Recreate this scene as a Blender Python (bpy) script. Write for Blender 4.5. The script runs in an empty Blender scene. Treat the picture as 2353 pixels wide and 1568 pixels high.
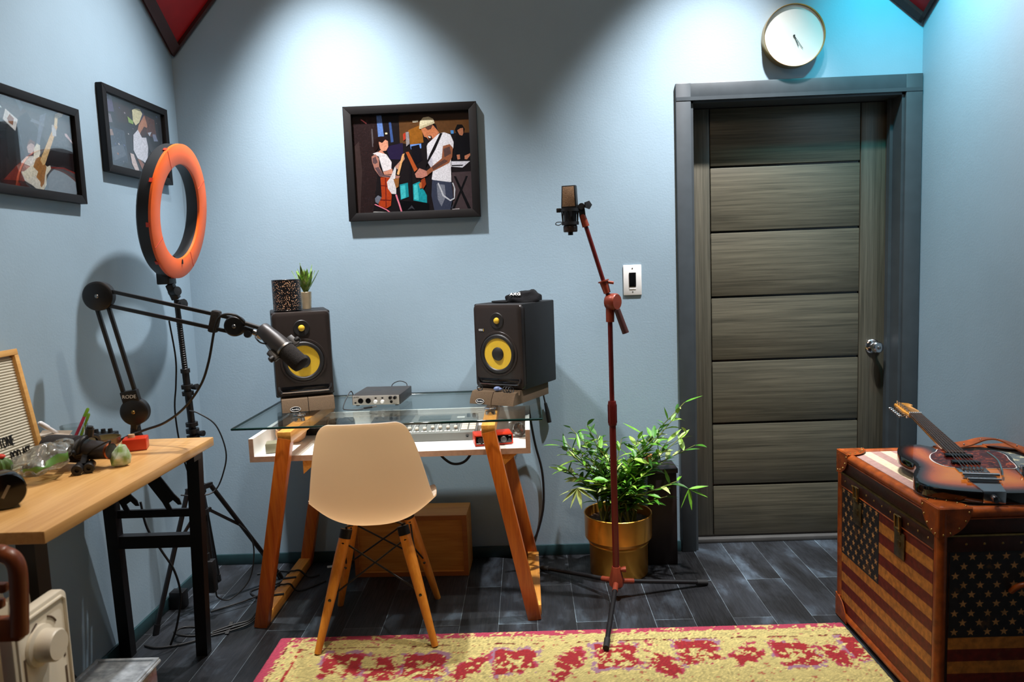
import bpy, bmesh, math, random
from mathutils import Vector, Matrix, noise
import numpy as np

SC = bpy.context.scene
COL = SC.collection
PI = math.pi
random.seed(7)


def V(*a):
    return Vector(a[0]) if len(a) == 1 else Vector(a)


def lin(c):
    """sRGB 0-255 -> linear tuple"""
    o = []
    for x in c[:3]:
        x = x / 255.0
        o.append(x / 12.92 if x <= 0.04045 else ((x + 0.055) / 1.055) ** 2.4)
    return tuple(o)


def rgba(c):
    return (*lin(c), 1.0)


# ------------------------------------------------------------------ geometry
def TR(loc=(0, 0, 0), rz=0.0, rx=0.0, ry=0.0):
    return Matrix.Translation(Vector(loc)) @ Matrix.Rotation(rz, 4, 'Z') @ Matrix.Rotation(ry, 4, 'Y') @ Matrix.Rotation(rx, 4, 'X')


def frame(o, x, y, z):
    m = Matrix.Identity(4)
    for i, a in enumerate((x, y, z)):
        for j in range(3):
            m[j][i] = a[j]
    for j in range(3):
        m[j][3] = o[j]
    return m


def axis_frame(p, d, up=(0, 0, 1)):
    """local z along d"""
    d = V(d).normalized()
    up = V(up)
    if abs(d.dot(up)) > 0.98:
        up = V(0, 1, 0) if abs(d.y) < 0.9 else V(1, 0, 0)
    x = up.cross(d).normalized()
    y = d.cross(x).normalized()
    return frame(V(p), x, y, d)


def smooth_path(pts, n=6):
    pts = [V(p) for p in pts]
    if len(pts) < 3:
        return pts
    out = []
    P = [pts[0] * 2 - pts[1]] + pts + [pts[-1] * 2 - pts[-2]]
    for i in range(1, len(P) - 2):
        a, b, c, d = P[i - 1], P[i], P[i + 1], P[i + 2]
        for k in range(n):
            t = k / n
            out.append(0.5 * ((2 * b) + (c - a) * t + (2 * a - 5 * b + 4 * c - d) * t * t + (3 * b - a - 3 * c + d) * t ** 3))
    out.append(pts[-1])
    return out


class MB:
    def __init__(s):
        s.bm = bmesh.new()
        s.mi = 0
        s.smooth = False
        s.cl = None

    def color_layer(s):
        s.cl = s.bm.loops.layers.float_color.new('Col')
        return s

    def _fin(s, faces, sm=None, mi=None, col=None):
        for f in faces:
            f.material_index = s.mi if mi is None else mi
            f.smooth = s.smooth if sm is None else sm
            if s.cl is not None:
                c = (*lin(col), 1.0) if col is not None else (1, 1, 1, 1)
                for l in f.loops:
                    l[s.cl] = c
        return faces

    def merge(s, tb, M=None, sm=None, mi=None, col=None):
        mp = {}
        for v in tb.verts:
            co = v.co if M is None else M @ v.co
            mp[v] = s.bm.verts.new(co)
        fs = []
        for f in tb.faces:
            try:
                fs.append(s.bm.faces.new([mp[v] for v in f.verts]))
            except ValueError:
                pass
        flip = M is not None and M.to_3x3().determinant() < 0
        if flip:
            for f in fs:
                f.normal_flip()
        tb.free()
        return s._fin(fs, sm, mi, col)

    def box(s, c, size, M=None, bev=0.0, seg=2, sm=None, mi=None, col=None):
        tb = bmesh.new()
        bmesh.ops.create_cube(tb, size=1.0)
        for v in tb.verts:
            v.co = V(v.co.x * size[0] + c[0], v.co.y * size[1] + c[1], v.co.z * size[2] + c[2])
        if bev > 0:
            bmesh.ops.bevel(tb, geom=list(tb.edges), offset=min(bev, min(size) * .49), segments=seg, profile=.5, affect='EDGES')
        return s.merge(tb, M, sm, mi, col)

    def box2(s, a, b, **k):
        return s.box([(a[i] + b[i]) / 2 for i in range(3)], [abs(b[i] - a[i]) for i in range(3)], **k)

    def bar(s, p0, p1, w, d, up=(0, 0, 1), bev=0.0, ext=0.0, **k):
        """rectangular beam p0->p1, width w (local x), depth d (local y)"""
        p0, p1 = V(p0), V(p1)
        L = (p1 - p0).length
        M = axis_frame(p0, p1 - p0, up)
        return s.box((0, 0, L / 2), (w, d, L + 2 * ext), M=M, bev=bev, **k)

    def rings(s, rings, caps=True, closed=False, sm=True, mi=None, col=None):
        vs = [[s.bm.verts.new(p) for p in r] for r in rings]
        fs = []
        n = len(vs[0])
        m = len(vs)
        for i in range(m if closed else m - 1):
            a, b = vs[i], vs[(i + 1) % m]
            for j in range(n):
                fs.append(s.bm.faces.new((a[j], a[(j + 1) % n], b[(j + 1) % n], b[j])))
        s._fin(fs, sm, mi, col)
        cf = []
        if caps and not closed:
            cf.append(s.bm.faces.new(vs[0][::-1]))
            cf.append(s.bm.faces.new(vs[-1]))
            s._fin(cf, False, mi, col)
        return fs + cf

    def cyl(s, p0, p1, r0, r1=None, n=20, caps=True, sm=True, mi=None, col=None):
        r1 = r0 if r1 is None else r1
        M = axis_frame(p0, V(p1) - V(p0))
        L = (V(p1) - V(p0)).length
        R = []
        for r, z in ((r0, 0), (r1, L)):
            R.append([M @ V(r * math.cos(2 * PI * i / n), r * math.sin(2 * PI * i / n), z) for i in range(n)])
        return s.rings(R, caps, False, sm, mi, col)

    def lathe(s, prof, M=None, n=32, closed=False, sm=True, mi=None, caps=True, col=None):
        """prof: (r,z) list, around local z"""
        M = M or Matrix.Identity(4)
        R = []
        for r, z in prof:
            r = max(r, 1e-5)
            R.append([M @ V(r * math.cos(2 * PI * i / n), r * math.sin(2 * PI * i / n), z) for i in range(n)])
        return s.rings(R, caps and not closed, closed, sm, mi, col)

    def tube(s, pts, r, n=8, sub=0, closed=False, mi=None, caps=True, col=None):
        pts = smooth_path(pts, sub) if sub else [V(p) for p in pts]
        m = len(pts)
        T = []
        for i in range(m):
            a = pts[i - 1] if (i > 0 or closed) else pts[i]
            b = pts[(i + 1) % m] if (i < m - 1 or closed) else pts[i]
            t = (b - a)
            T.append(t.normalized() if t.length > 1e-9 else V(0, 0, 1))
        up = V(0, 0, 1) if abs(T[0].z) < .9 else V(1, 0, 0)
        x = up.cross(T[0]).normalized()
        R = []
        for i in range(m):
            x = (x - T[i] * x.dot(T[i])).normalized()
            y = T[i].cross(x)
            rr = r[min(i, len(r) - 1)] if isinstance(r, (list, tuple)) else r
            R.append([pts[i] + x * rr * math.cos(2 * PI * j / n) + y * rr * math.sin(2 * PI * j / n) for j in range(n)])
        return s.rings(R, caps, closed, True, mi, col)

    def prism(s, poly, z0, z1, M=None, bev=0.0, seg=2, sm=None, mi=None, col=None):
        tb = bmesh.new()
        vs = [tb.verts.new((p[0], p[1], z0)) for p in poly]
        f = tb.faces.new(vs)
        r = bmesh.ops.extrude_face_region(tb, geom=[f])
        nv = [e for e in r['geom'] if isinstance(e, bmesh.types.BMVert)]
        bmesh.ops.translate(tb, verts=nv, vec=(0, 0, z1 - z0))
        bmesh.ops.recalc_face_normals(tb, faces=list(tb.faces))
        if bev > 0:
            es = [e for e in tb.edges if abs(e.verts[0].co.z - e.verts[1].co.z) < 1e-7]
            bmesh.ops.bevel(tb, geom=es, offset=bev, segments=seg, profile=.5, affect='EDGES')
        return s.merge(tb, M, sm, mi, col)

    def sphere(s, c, r, sc=(1, 1, 1), M=None, u=20, v=12, mi=None, sm=True, col=None):
        tb = bmesh.new()
        bmesh.ops.create_uvsphere(tb, u_segments=u, v_segments=v, radius=r)
        for w in tb.verts:
            w.co = V(w.co.x * sc[0] + c[0], w.co.y * sc[1] + c[1], w.co.z * sc[2] + c[2])
        return s.merge(tb, M, sm, mi, col)

    def torus(s, M, R, r, n=40, k=10, mi=None):
        P = [M @ V(R * math.cos(2 * PI * i / n), R * math.sin(2 * PI * i / n), 0) for i in range(n)]
        return s.tube(P, r, n=k, closed=True, mi=mi)

    def poly(s, pts, mi=None, col=None, sm=False):
        vs = [s.bm.verts.new(p) for p in pts]
        return s._fin([s.bm.faces.new(vs)], sm, mi, col)

    def grid(s, fn, nu, nv, sm=True, mi=None, col=None, close_u=False):
        vs = [[s.bm.verts.new(fn(i / (nu if close_u else nu - 1), j / (nv - 1))) for i in range(nu)] for j in range(nv)]
        fs = []
        for j in range(nv - 1):
            for i in range(nu if close_u else nu - 1):
                fs.append(s.bm.faces.new((vs[j][i], vs[j][(i + 1) % nu], vs[j + 1][(i + 1) % nu], vs[j + 1][i])))
        return s._fin(fs, sm, mi, col)

    def build(s, name, mats, parent=None, local=False):
        me = bpy.data.meshes.new(name)
        bmesh.ops.recalc_face_normals(s.bm, faces=list(s.bm.faces)) if getattr(s, 'recalc', True) else None
        if parent is not None and not local:
            s.bm.transform(world_of(parent).inverted())
        s.bm.to_mesh(me)
        s.bm.free()
        me.set_sharp_from_angle(angle=math.radians(38))
        o = bpy.data.objects.new(name, me)
        COL.objects.link(o)
        for m in (mats if isinstance(mats, (list, tuple)) else [mats]):
            me.materials.append(m)
        if parent is not None:
            o.parent = parent
        return o


def world_of(o):
    m = o.matrix_basis.copy()
    p = o.parent
    while p is not None:
        m = p.matrix_basis @ m
        p = p.parent
    return m


def one(name, mats, fn, parent=None, local=False, **kw):
    b = MB()
    fn(b)
    return b.build(name, mats, parent, local)


def tag(o, label=None, cat=None, group=None, kind=None):
    if label:
        o['label'] = label
    if cat:
        o['category'] = cat
    if group:
        o['group'] = group
    if kind:
        o['kind'] = kind
    return o


def thing(name, label, cat, loc=(0, 0, 0), rz=0.0, group=None, M=None):
    o = bpy.data.objects.new(name, None)
    COL.objects.link(o)
    o.empty_display_size = .05
    if M is not None:
        o.matrix_basis = M
    else:
        o.location = loc
        o.rotation_euler = (0, 0, rz)
        o.matrix_basis = TR(loc, rz)
    return tag(o, label, cat, group)


def struct(o):
    o['kind'] = 'structure'
    return o


def add_text(name, body, size, M, mat, parent, ext=0.0004, align='CENTER', sx=1.0, shear=0.0):
    """lettering as real geometry; M is in the parent's local frame, text in its xy plane"""
    cu = bpy.data.curves.new(name, 'FONT')
    cu.body = body
    cu.size = size
    cu.extrude = ext
    cu.align_x = align
    cu.align_y = 'CENTER'
    cu.shear = shear
    cu.resolution_u = 3
    t = bpy.data.objects.new(name, cu)
    COL.objects.link(t)
    dg = bpy.context.evaluated_depsgraph_get()
    me = bpy.data.meshes.new_from_object(t.evaluated_get(dg))
    bpy.data.objects.remove(t)
    me.transform(M @ Matrix.Diagonal((sx, 1, 1, 1)))
    me.name = name
    o = bpy.data.objects.new(name, me)
    COL.objects.link(o)
    me.materials.clear()
    me.materials.append(mat)
    o.parent = parent
    return o


def copy_thing(o, loc=None, rz=None, label=None):
    c = o.copy()
    COL.objects.link(c)
    if loc is not None:
        c.matrix_basis = TR(loc, rz or 0.0)
    if label:
        c['label'] = label
    for ch in list(o.children):
        k = ch.copy()
        COL.objects.link(k)
        k.parent = c
        for g in list(ch.children):
            q = g.copy()
            COL.objects.link(q)
            q.parent = k
    return c


# ------------------------------------------------------------------ materials
def new_mat(name):
    m = bpy.data.materials.new(name)
    m.use_nodes = True
    nt = m.node_tree
    b = nt.nodes.get('Principled BSDF')
    return m, nt, b


def N(nt, typ, **kw):
    n = nt.nodes.new(typ)
    for k, v in kw.items():
        if k in n.inputs:
            n.inputs[k].default_value = v
        else:
            setattr(n, k, v)
    return n


def coords(nt, scale=(1, 1, 1), rot=(0, 0, 0), kind='Object'):
    tc = N(nt, 'ShaderNodeTexCoord')
    mp = N(nt, 'ShaderNodeMapping')
    mp.inputs['Scale'].default_value = scale
    mp.inputs['Rotation'].default_value = rot
    nt.links.new(tc.outputs[kind], mp.inputs['Vector'])
    return mp.outputs['Vector']


def ramp(nt, fac, stops):
    r = N(nt, 'ShaderNodeValToRGB')
    e = r.color_ramp.elements
    while len(e) < len(stops):
        e.new(.5)
    for i, (p, c) in enumerate(stops):
        e[i].position = p
        e[i].color = c if len(c) == 4 else (*c, 1)
    nt.links.new(fac, r.inputs['Fac'])
    return r.outputs['Color']


def bump(nt, b, h, strength=.2, dist=.002):
    n = N(nt, 'ShaderNodeBump')
    n.inputs['Strength'].default_value = strength
    n.inputs['Distance'].default_value = dist
    nt.links.new(h, n.inputs['Height'])
    nt.links.new(n.outputs['Normal'], b.inputs['Normal'])


def plain(name, c, rough=.5, metal=0.0, var=.12, nscale=14.0, bmp=0.0, bscale=180.0, coat=0.0, spec=.5, sheen=0.0):
    m, nt, b = new_mat(name)
    L = nt.links.new
    v = coords(nt)
    n = N(nt, 'ShaderNodeTexNoise', Scale=nscale, Detail=4.0)
    L(v, n.inputs['Vector'])
    l = lin(c)
    lo = tuple(x * (1 - var) for x in l)
    hi = tuple(min(1, x * (1 + var)) for x in l)
    L(ramp(nt, n.outputs['Fac'], [(.3, lo), (.7, hi)]), b.inputs['Base Color'])
    b.inputs['Roughness'].default_value = rough
    b.inputs['Metallic'].default_value = metal
    b.inputs['Coat Weight'].default_value = coat
    b.inputs['Specular IOR Level'].default_value = spec
    b.inputs['Sheen Weight'].default_value = sheen
    if bmp > 0:
        n2 = N(nt, 'ShaderNodeTexNoise', Scale=bscale, Detail=3.0)
        L(v, n2.inputs['Vector'])
        bump(nt, b, n2.outputs['Fac'], bmp, .002)
    return m


def wood(name, c1, c2, scale=(1.5, 30, 30), rough=.4, coat=.1, bmp=.05, rot=(0, 0, 0), dist=2.0):
    """grain along local x before rotation"""
    m, nt, b = new_mat(name)
    L = nt.links.new
    v = coords(nt, scale, rot)
    n = N(nt, 'ShaderNodeTexNoise', Scale=1.0, Detail=8.0, Roughness=.65, Distortion=dist * .3)
    L(v, n.inputs['Vector'])
    n2 = N(nt, 'ShaderNodeTexNoise', Scale=3.7, Detail=4.0)
    L(v, n2.inputs['Vector'])
    mx = N(nt, 'ShaderNodeMath', operation='MULTIPLY_ADD')
    mx.inputs[1].default_value = .35
    L(n2.outputs['Fac'], mx.inputs[0])
    mm = N(nt, 'ShaderNodeMath', operation='MULTIPLY')
    mm.inputs[1].default_value = .65
    L(n.outputs['Fac'], mm.inputs[0])
    L(mm.outputs[0], mx.inputs[2])
    L(ramp(nt, mx.outputs[0], [(.33, lin(c1)), (.5, tuple((x + y) / 2 for x, y in zip(lin(c1), lin(c2)))), (.68, lin(c2))]), b.inputs['Base Color'])
    b.inputs['Roughness'].default_value = rough
    b.inputs['Coat Weight'].default_value = coat
    b.inputs['Coat Roughness'].default_value = .25
    bump(nt, b, mx.outputs[0], bmp, .002)
    return m


def vcol(name, rough=.6, nscale=220.0, namt=.25, bmp=.0, coat=0.0, bdist=.003, metal=0.0, wear=None):
    m, nt, b = new_mat(name)
    L = nt.links.new
    a = N(nt, 'ShaderNodeAttribute', attribute_name='Col')
    v = coords(nt)
    n = N(nt, 'ShaderNodeTexNoise', Scale=nscale, Detail=3.0)
    L(v, n.inputs['Vector'])
    g = ramp(nt, n.outputs['Fac'], [(.3, (1 - namt,) * 3), (.7, (1 + namt * .3,) * 3)])
    mx = N(nt, 'ShaderNodeMix', data_type='RGBA', blend_type='MULTIPLY')
    mx.inputs[0].default_value = 1.0
    L(a.outputs['Color'], mx.inputs[6])
    L(g, mx.inputs[7])
    col = mx.outputs[2]
    if wear:
        n3 = N(nt, 'ShaderNodeTexNoise', Scale=wear[0], Detail=6.0, Roughness=.7)
        L(v, n3.inputs['Vector'])
        mask = ramp(nt, n3.outputs['Fac'], [(wear[1], (0, 0, 0)), (wear[1] + .12, (1, 1, 1))])
        mx2 = N(nt, 'ShaderNodeMix', data_type='RGBA')
        sc = N(nt, 'ShaderNodeMath', operation='MULTIPLY')
        sc.inputs[1].default_value = wear[3]
        L(mask, sc.inputs[0])
        L(sc.outputs[0], mx2.inputs[0])
        L(col, mx2.inputs[6])
        mx2.inputs[7].default_value = rgba(wear[2])
        col = mx2.outputs[2]
    L(col, b.inputs['Base Color'])
    b.inputs['Roughness'].default_value = rough
    b.inputs['Coat Weight'].default_value = coat
    b.inputs['Metallic'].default_value = metal
    if bmp > 0:
        bump(nt, b, n.outputs['Fac'], bmp, bdist)
    return m


def glass_mat(name, tint=(235, 245, 240), refl=1.0, rough=0.0, haze=0.0, haze_col=(230, 235, 235), ior=1.5):
    """thin clear sheet: transparent with a Fresnel reflection"""
    m = bpy.data.materials.new(name)
    m.use_nodes = True
    nt = m.node_tree
    nt.nodes.clear()
    L = nt.links.new
    out = N(nt, 'ShaderNodeOutputMaterial')
    t = N(nt, 'ShaderNodeBsdfTransparent')
    t.inputs['Color'].default_value = rgba(tint)
    g = N(nt, 'ShaderNodeBsdfGlossy')
    g.inputs['Roughness'].default_value = rough
    fr = N(nt, 'ShaderNodeFresnel')
    fr.inputs['IOR'].default_value = ior
    sc = N(nt, 'ShaderNodeMath', operation='MULTIPLY')
    sc.inputs[1].default_value = refl
    L(fr.outputs[0], sc.inputs[0])
    mx = N(nt, 'ShaderNodeMixShader')
    L(sc.outputs[0], mx.inputs[0])
    if haze > 0:
        d = N(nt, 'ShaderNodeBsdfDiffuse')
        d.inputs['Color'].default_value = rgba(haze_col)
        v = coords(nt)
        n = N(nt, 'ShaderNodeTexNoise', Scale=30.0, Detail=4.0)
        L(v, n.inputs['Vector'])
        hz = ramp(nt, n.outputs['Fac'], [(.3, (haze * .5,) * 3), (.7, (haze * 1.4,) * 3)])
        m0 = N(nt, 'ShaderNodeMixShader')
        L(hz, m0.inputs[0])
        L(t.outputs[0], m0.inputs[1])
        L(d.outputs[0], m0.inputs[2])
        L(m0.outputs[0], mx.inputs[1])
    else:
        L(t.outputs[0], mx.inputs[1])
    L(g.outputs[0], mx.inputs[2])
    L(mx.outputs[0], out.inputs[0])
    return m
# ================================================================== shared materials
M_black = plain('black plastic', (20, 19, 20), .45, var=.2)
M_blackmetal = plain('black powder coated steel', (17, 15, 17), .42, var=.25, bmp=.05)
M_gloss = plain('gloss black', (12, 11, 12), .12, coat=.3)
M_rubber = plain('black rubber', (22, 21, 21), .7, var=.2)
M_foamblk = plain('black foam', (38, 34, 33), .95, var=.5, nscale=260, bmp=.8, bscale=420)
M_chrome = plain('chrome', (205, 205, 208), .14, 1.0, var=.03)
M_steel = plain('brushed steel', (150, 150, 150), .35, 1.0, var=.1)
M_brass = plain('aged brass', (170, 140, 85), .35, 1.0, var=.3, nscale=40)
M_white = plain('white laminate', (232, 230, 226), .4, var=.03)
M_offwhite = plain('off white plastic', (214, 204, 188), .4, var=.04)
M_lettw = plain('white print', (225, 225, 222), .6, var=.02)
M_cable = plain('black cable jacket', (13, 12, 13), .6, var=.1)
M_print = vcol('photo paper', .22, 160, .30, coat=.2)
M_vc = vcol('painted parts', .5, 200, .12)


# ================================================================== the room
XL, XR, YB, YF, ZC = -1.565, 1.806, 3.44, -1.7, 3.6


def wall_mat():
    m, nt, b = new_mat('blue grey wall paint')
    L = nt.links.new
    v = coords(nt)
    n = N(nt, 'ShaderNodeTexNoise', Scale=1.6, Detail=6.0, Roughness=.6)
    L(v, n.inputs['Vector'])
    L(ramp(nt, n.outputs['Fac'], [(.3, lin((142, 163, 176))), (.7, lin((151, 173, 187)))]), b.inputs['Base Color'])
    b.inputs['Roughness'].default_value = .62
    b.inputs['Specular IOR Level'].default_value = .3
    n2 = N(nt, 'ShaderNodeTexNoise', Scale=120.0, Detail=5.0, Roughness=.6)
    L(v, n2.inputs['Vector'])
    bump(nt, b, n2.outputs['Fac'], .25, .002)
    return m


M_wall = wall_mat()


def floor_mat():
    m, nt, b = new_mat('slate vinyl planks')
    L = nt.links.new
    v = coords(nt, (1, 1, 1), (0, 0, PI / 2))
    br = N(nt, 'ShaderNodeTexBrick')
    br.offset = .37
    br.inputs['Scale'].default_value = 1.0
    br.inputs['Brick Width'].default_value = .92
    br.inputs['Row Height'].default_value = .152
    br.inputs['Mortar Size'].default_value = .0012
    br.inputs['Mortar Smooth'].default_value = .2
    br.inputs['Bias'].default_value = -.1
    br.inputs['Color1'].default_value = (*lin((30, 30, 32)), 1)
    br.inputs['Color2'].default_value = (*lin((52, 54, 58)), 1)
    br.inputs['Mortar'].default_value = (*lin((96, 102, 106)), 1)
    L(v, br.inputs['Vector'])
    # a random value per plank shifts its cloudy slate figure
    rb = N(nt, 'ShaderNodeTexBrick')
    rb.offset = .37
    for k_, v_ in (('Scale', 1.0), ('Brick Width', .92), ('Row Height', .152), ('Mortar Size', .0), ('Bias', 0.0)):
        rb.inputs[k_].default_value = v_
    rb.inputs['Color1'].default_value = (0, 0, 0, 1)
    rb.inputs['Color2'].default_value = (1, 1, 1, 1)
    L(v, rb.inputs['Vector'])
    off = N(nt, 'ShaderNodeVectorMath', operation='SCALE')
    off.inputs['Scale'].default_value = 31.0
    L(rb.outputs['Color'], off.inputs[0])
    add = N(nt, 'ShaderNodeVectorMath', operation='ADD')
    L(coords(nt, (6, 2.4, 1)), add.inputs[0])
    L(off.outputs[0], add.inputs[1])
    n = N(nt, 'ShaderNodeTexNoise', Scale=1.0, Detail=6.0, Roughness=.58, Distortion=.5)
    L(add.outputs[0], n.inputs['Vector'])
    g = ramp(nt, n.outputs['Fac'], [(.40, (.45, .44, .43)), (.54, (.95, 1.0, 1.05)), (.70, (3.0, 3.7, 4.1))])
    mx = N(nt, 'ShaderNodeMix', data_type='RGBA', blend_type='MULTIPLY')
    mx.inputs[0].default_value = 1.0
    L(br.outputs['Color'], mx.inputs[6])
    L(g, mx.inputs[7])
    L(mx.outputs[2], b.inputs['Base Color'])
    b.inputs['Specular IOR Level'].default_value = .35
    n3 = N(nt, 'ShaderNodeTexNoise', Scale=1.0, Detail=5.0)
    v3 = coords(nt, (160, 9, 1))
    L(v3, n3.inputs['Vector'])
    L(ramp(nt, n3.outputs['Fac'], [(.3, (.34,) * 3), (.7, (.55,) * 3)]), b.inputs['Roughness'])
    bump(nt, b, n3.outputs['Fac'], .12, .001)
    return m


M_floor = floor_mat()
struct(one('floor', M_floor, lambda b: b.box2((XL - .1, YF - .1, -.06), (XR + .1, 3.62, 0))))
M_ceil = plain('warm wood ceiling', (120, 92, 70), .8)
struct(one('ceiling', M_ceil, lambda b: b.box2((XL - .1, YF - .1, ZC), (XR + .1, YB + .1, ZC + .08))))
struct(one('wall_left', M_wall, lambda b: b.box2((XL - .1, YF - .1, 0), (XL, YB + .1, ZC))))
struct(one('wall_right', M_wall, lambda b: b.box2((XR, YF - .1, 0), (XR + .1, YB + .1, ZC))))
struct(one('wall_front', M_wall, lambda b: b.box2((XL, YF - .1, 0), (XR, YF, ZC))))
DX0, DX1, DZ = .772, 1.728, 2.1           # door opening


def wb(b):
    b.box2((XL, YB, 0), (DX0, YB + .2, ZC))
    b.box2((DX1, YB, 0), (XR, YB + .2, ZC))
    b.box2((DX0, YB, DZ), (DX1, YB + .2, ZC))


struct(one('wall_back', M_wall, wb))
M_base = plain('dark teal baseboard', (36, 62, 66), .4, var=.15)
struct(one('baseboard_back', M_base, lambda b: b.box2((XL + .012, YB - .011, 0), (.70, YB, .052), bev=.002)))
struct(one('baseboard_left', M_base, lambda b: b.box2((XL, YF, 0), (XL + .011, YB - .012, .052), bev=.002)))
struct(one('baseboard_right', M_base, lambda b: b.box2((XR - .011, YF, 0), (XR, YB - .012, .052), bev=.002)))

# door -------------------------------------------------------------
M_casing = plain('charcoal door frame', (62, 68, 72), .42, var=.1, bmp=.03)
M_doorh = wood('grey brown door veneer', (52, 50, 41), (104, 98, 82), (1.3, 70, 70), .38, .15, .06)
M_doorv = wood('grey brown door stile', (52, 50, 41), (100, 94, 80), (70, 70, 1.3), .38, .15, .06)
door = thing('door_1', 'dark grey wooden door with six grooves in the charcoal frame', 'door', (1.25, 3.56, 0))
struct(door)


def casing(b):
    y0, y1 = YB - .018, YB + .0
    b.box2((DX0 - .068, y0, 0), (DX0, y1, DZ + .075), bev=.003)
    b.box2((DX1, y0, 0), (XR - .004, y1, DZ + .075), bev=.003)
    b.box2((DX0 - .004, y0 + .001, DZ), (DX1 + .004, y1, DZ + .0745), bev=.003)
    b.box2((DX0 - .066, y0 - .002, DZ - .002), (XR - .006, y0 + .001, DZ + .014))
    # jamb lining and stops
    for x0, x1 in ((DX0, DX0 + .012), (DX1 - .012, DX1)):
        b.box2((x0, y1 - .004, 0), (x1, 3.62, DZ))
    b.box2((DX0, y1 - .004, DZ - .012), (DX1, 3.62, DZ))
    b.box2((DX1 - .026, 3.515, 0), (DX1 - .012, 3.545, DZ - .012))
    b.box2((DX0 + .012, 3.515, 0), (DX0 + .026, 3.545, DZ - .012))


one('door_frame', M_casing, casing, door)
one('door_threshold', plain('grey threshold strip', (74, 72, 70), .6), lambda b: b.box2((DX0 + .013, 3.52, 0), (DX1 - .027, 3.555, .022), bev=.003), door)
gz = [.279, .586, .895, 1.203, 1.512, 1.816]
LX0, LX1, SX0, SX1 = DX0 + .016, DX1 - .016, .890, 1.588


def stiles(b):
    b.box2((LX0, 3.56, .026), (SX0 - .004, 3.60, DZ - .016), bev=.002)
    b.box2((SX1 + .004, 3.56, .026), (LX1, 3.60, DZ - .016), bev=.002)


def panels(b):
    zs = [.026] + gz + [DZ - .016]
    for i in range(7):
        b.box2((SX0, 3.56, zs[i] + (.005 if i else 0)), (SX1, 3.60, zs[i + 1] - (.005 if i < 6 else 0)), bev=.003)


one('door_stile', M_doorv, stiles, door)
one('door_panel', M_doorh, panels, door)
one('door_core', M_gloss, lambda b: b.box2((LX0 + .002, 3.575, .03), (LX1 - .002, 3.602, DZ - .02)), door)
kx, kz = 1.655, .941
dk = one('door_knob', M_chrome, lambda b: b.lathe([(.0, 0), (.034, 0), (.035, .004), (.03, .010), (.013, .014), (.012, .028), (.02, .034), (.0275, .045), (.0275, .058), (.022, .066), (.013, .068), (.0, .068)],
         axis_frame((kx, 3.56, kz), (0, -1, 0)), 36), door)
one('knob_button', M_steel, lambda b: b.lathe([(.0, 0), (.009, 0), (.008, .005), (.004, .007), (0, .007)], axis_frame((kx, 3.493, kz), (0, -1, 0)), 16), dk)

# red corner panels of the roof ------------------------------------
M_red = plain('dark red board', (176, 10, 22), .55, var=.12)
M_redtrim = plain('dark brown edge beam', (58, 26, 24), .5, var=.2)


def corner_panel(nm, label, P, A, B, wa, wb_, gap):
    """triangular board across a roof corner: tip P, edges P-A (side wall) and P-B (back wall)"""
    P, A, B = V(P), V(A), V(B)
    n = (A - P).cross(B - P).normalized()
    if n.z > 0:
        n = -n
    r = thing(nm, label, 'corner panel', P, 0, 'dark red corner panels of the ceiling')
    b = MB()
    q = [P, A, B]
    up = [p - n * .03 for p in q]
    b.poly(q)
    b.poly(up[::-1])
    for i in range(3):
        j = (i + 1) % 3
        b.poly([q[i], q[j], up[j], up[i]])
    b.build('panel_board', M_red, r)
    for E_, w in ((A, wa), (B, wb_)):
        O = B if E_ is A else A
        d = (E_ - P).normalized()
        s = (O - P)
        s = (s - d * s.dot(d)).normalized()
        k = w / max(.05, (O - P).normalized().dot(s))
        c0 = P
        c1 = E_
        lo = [c0, c1, c1 + s * w, c0 + s * w + d * (w * (O - P).normalized().dot(d) / max(.05, (O - P).normalized().dot(s)))]
        b = MB()
        dn = [p + n * .022 for p in lo]
        tp = [p + n * .0005 for p in lo]
        b.poly(dn)
        b.poly(tp[::-1])
        for i in range(4):
            j = (i + 1) % 4
            b.poly([dn[i], dn[j], tp[j], tp[i]])
        b.build('edge_beam', M_redtrim, r)


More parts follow.
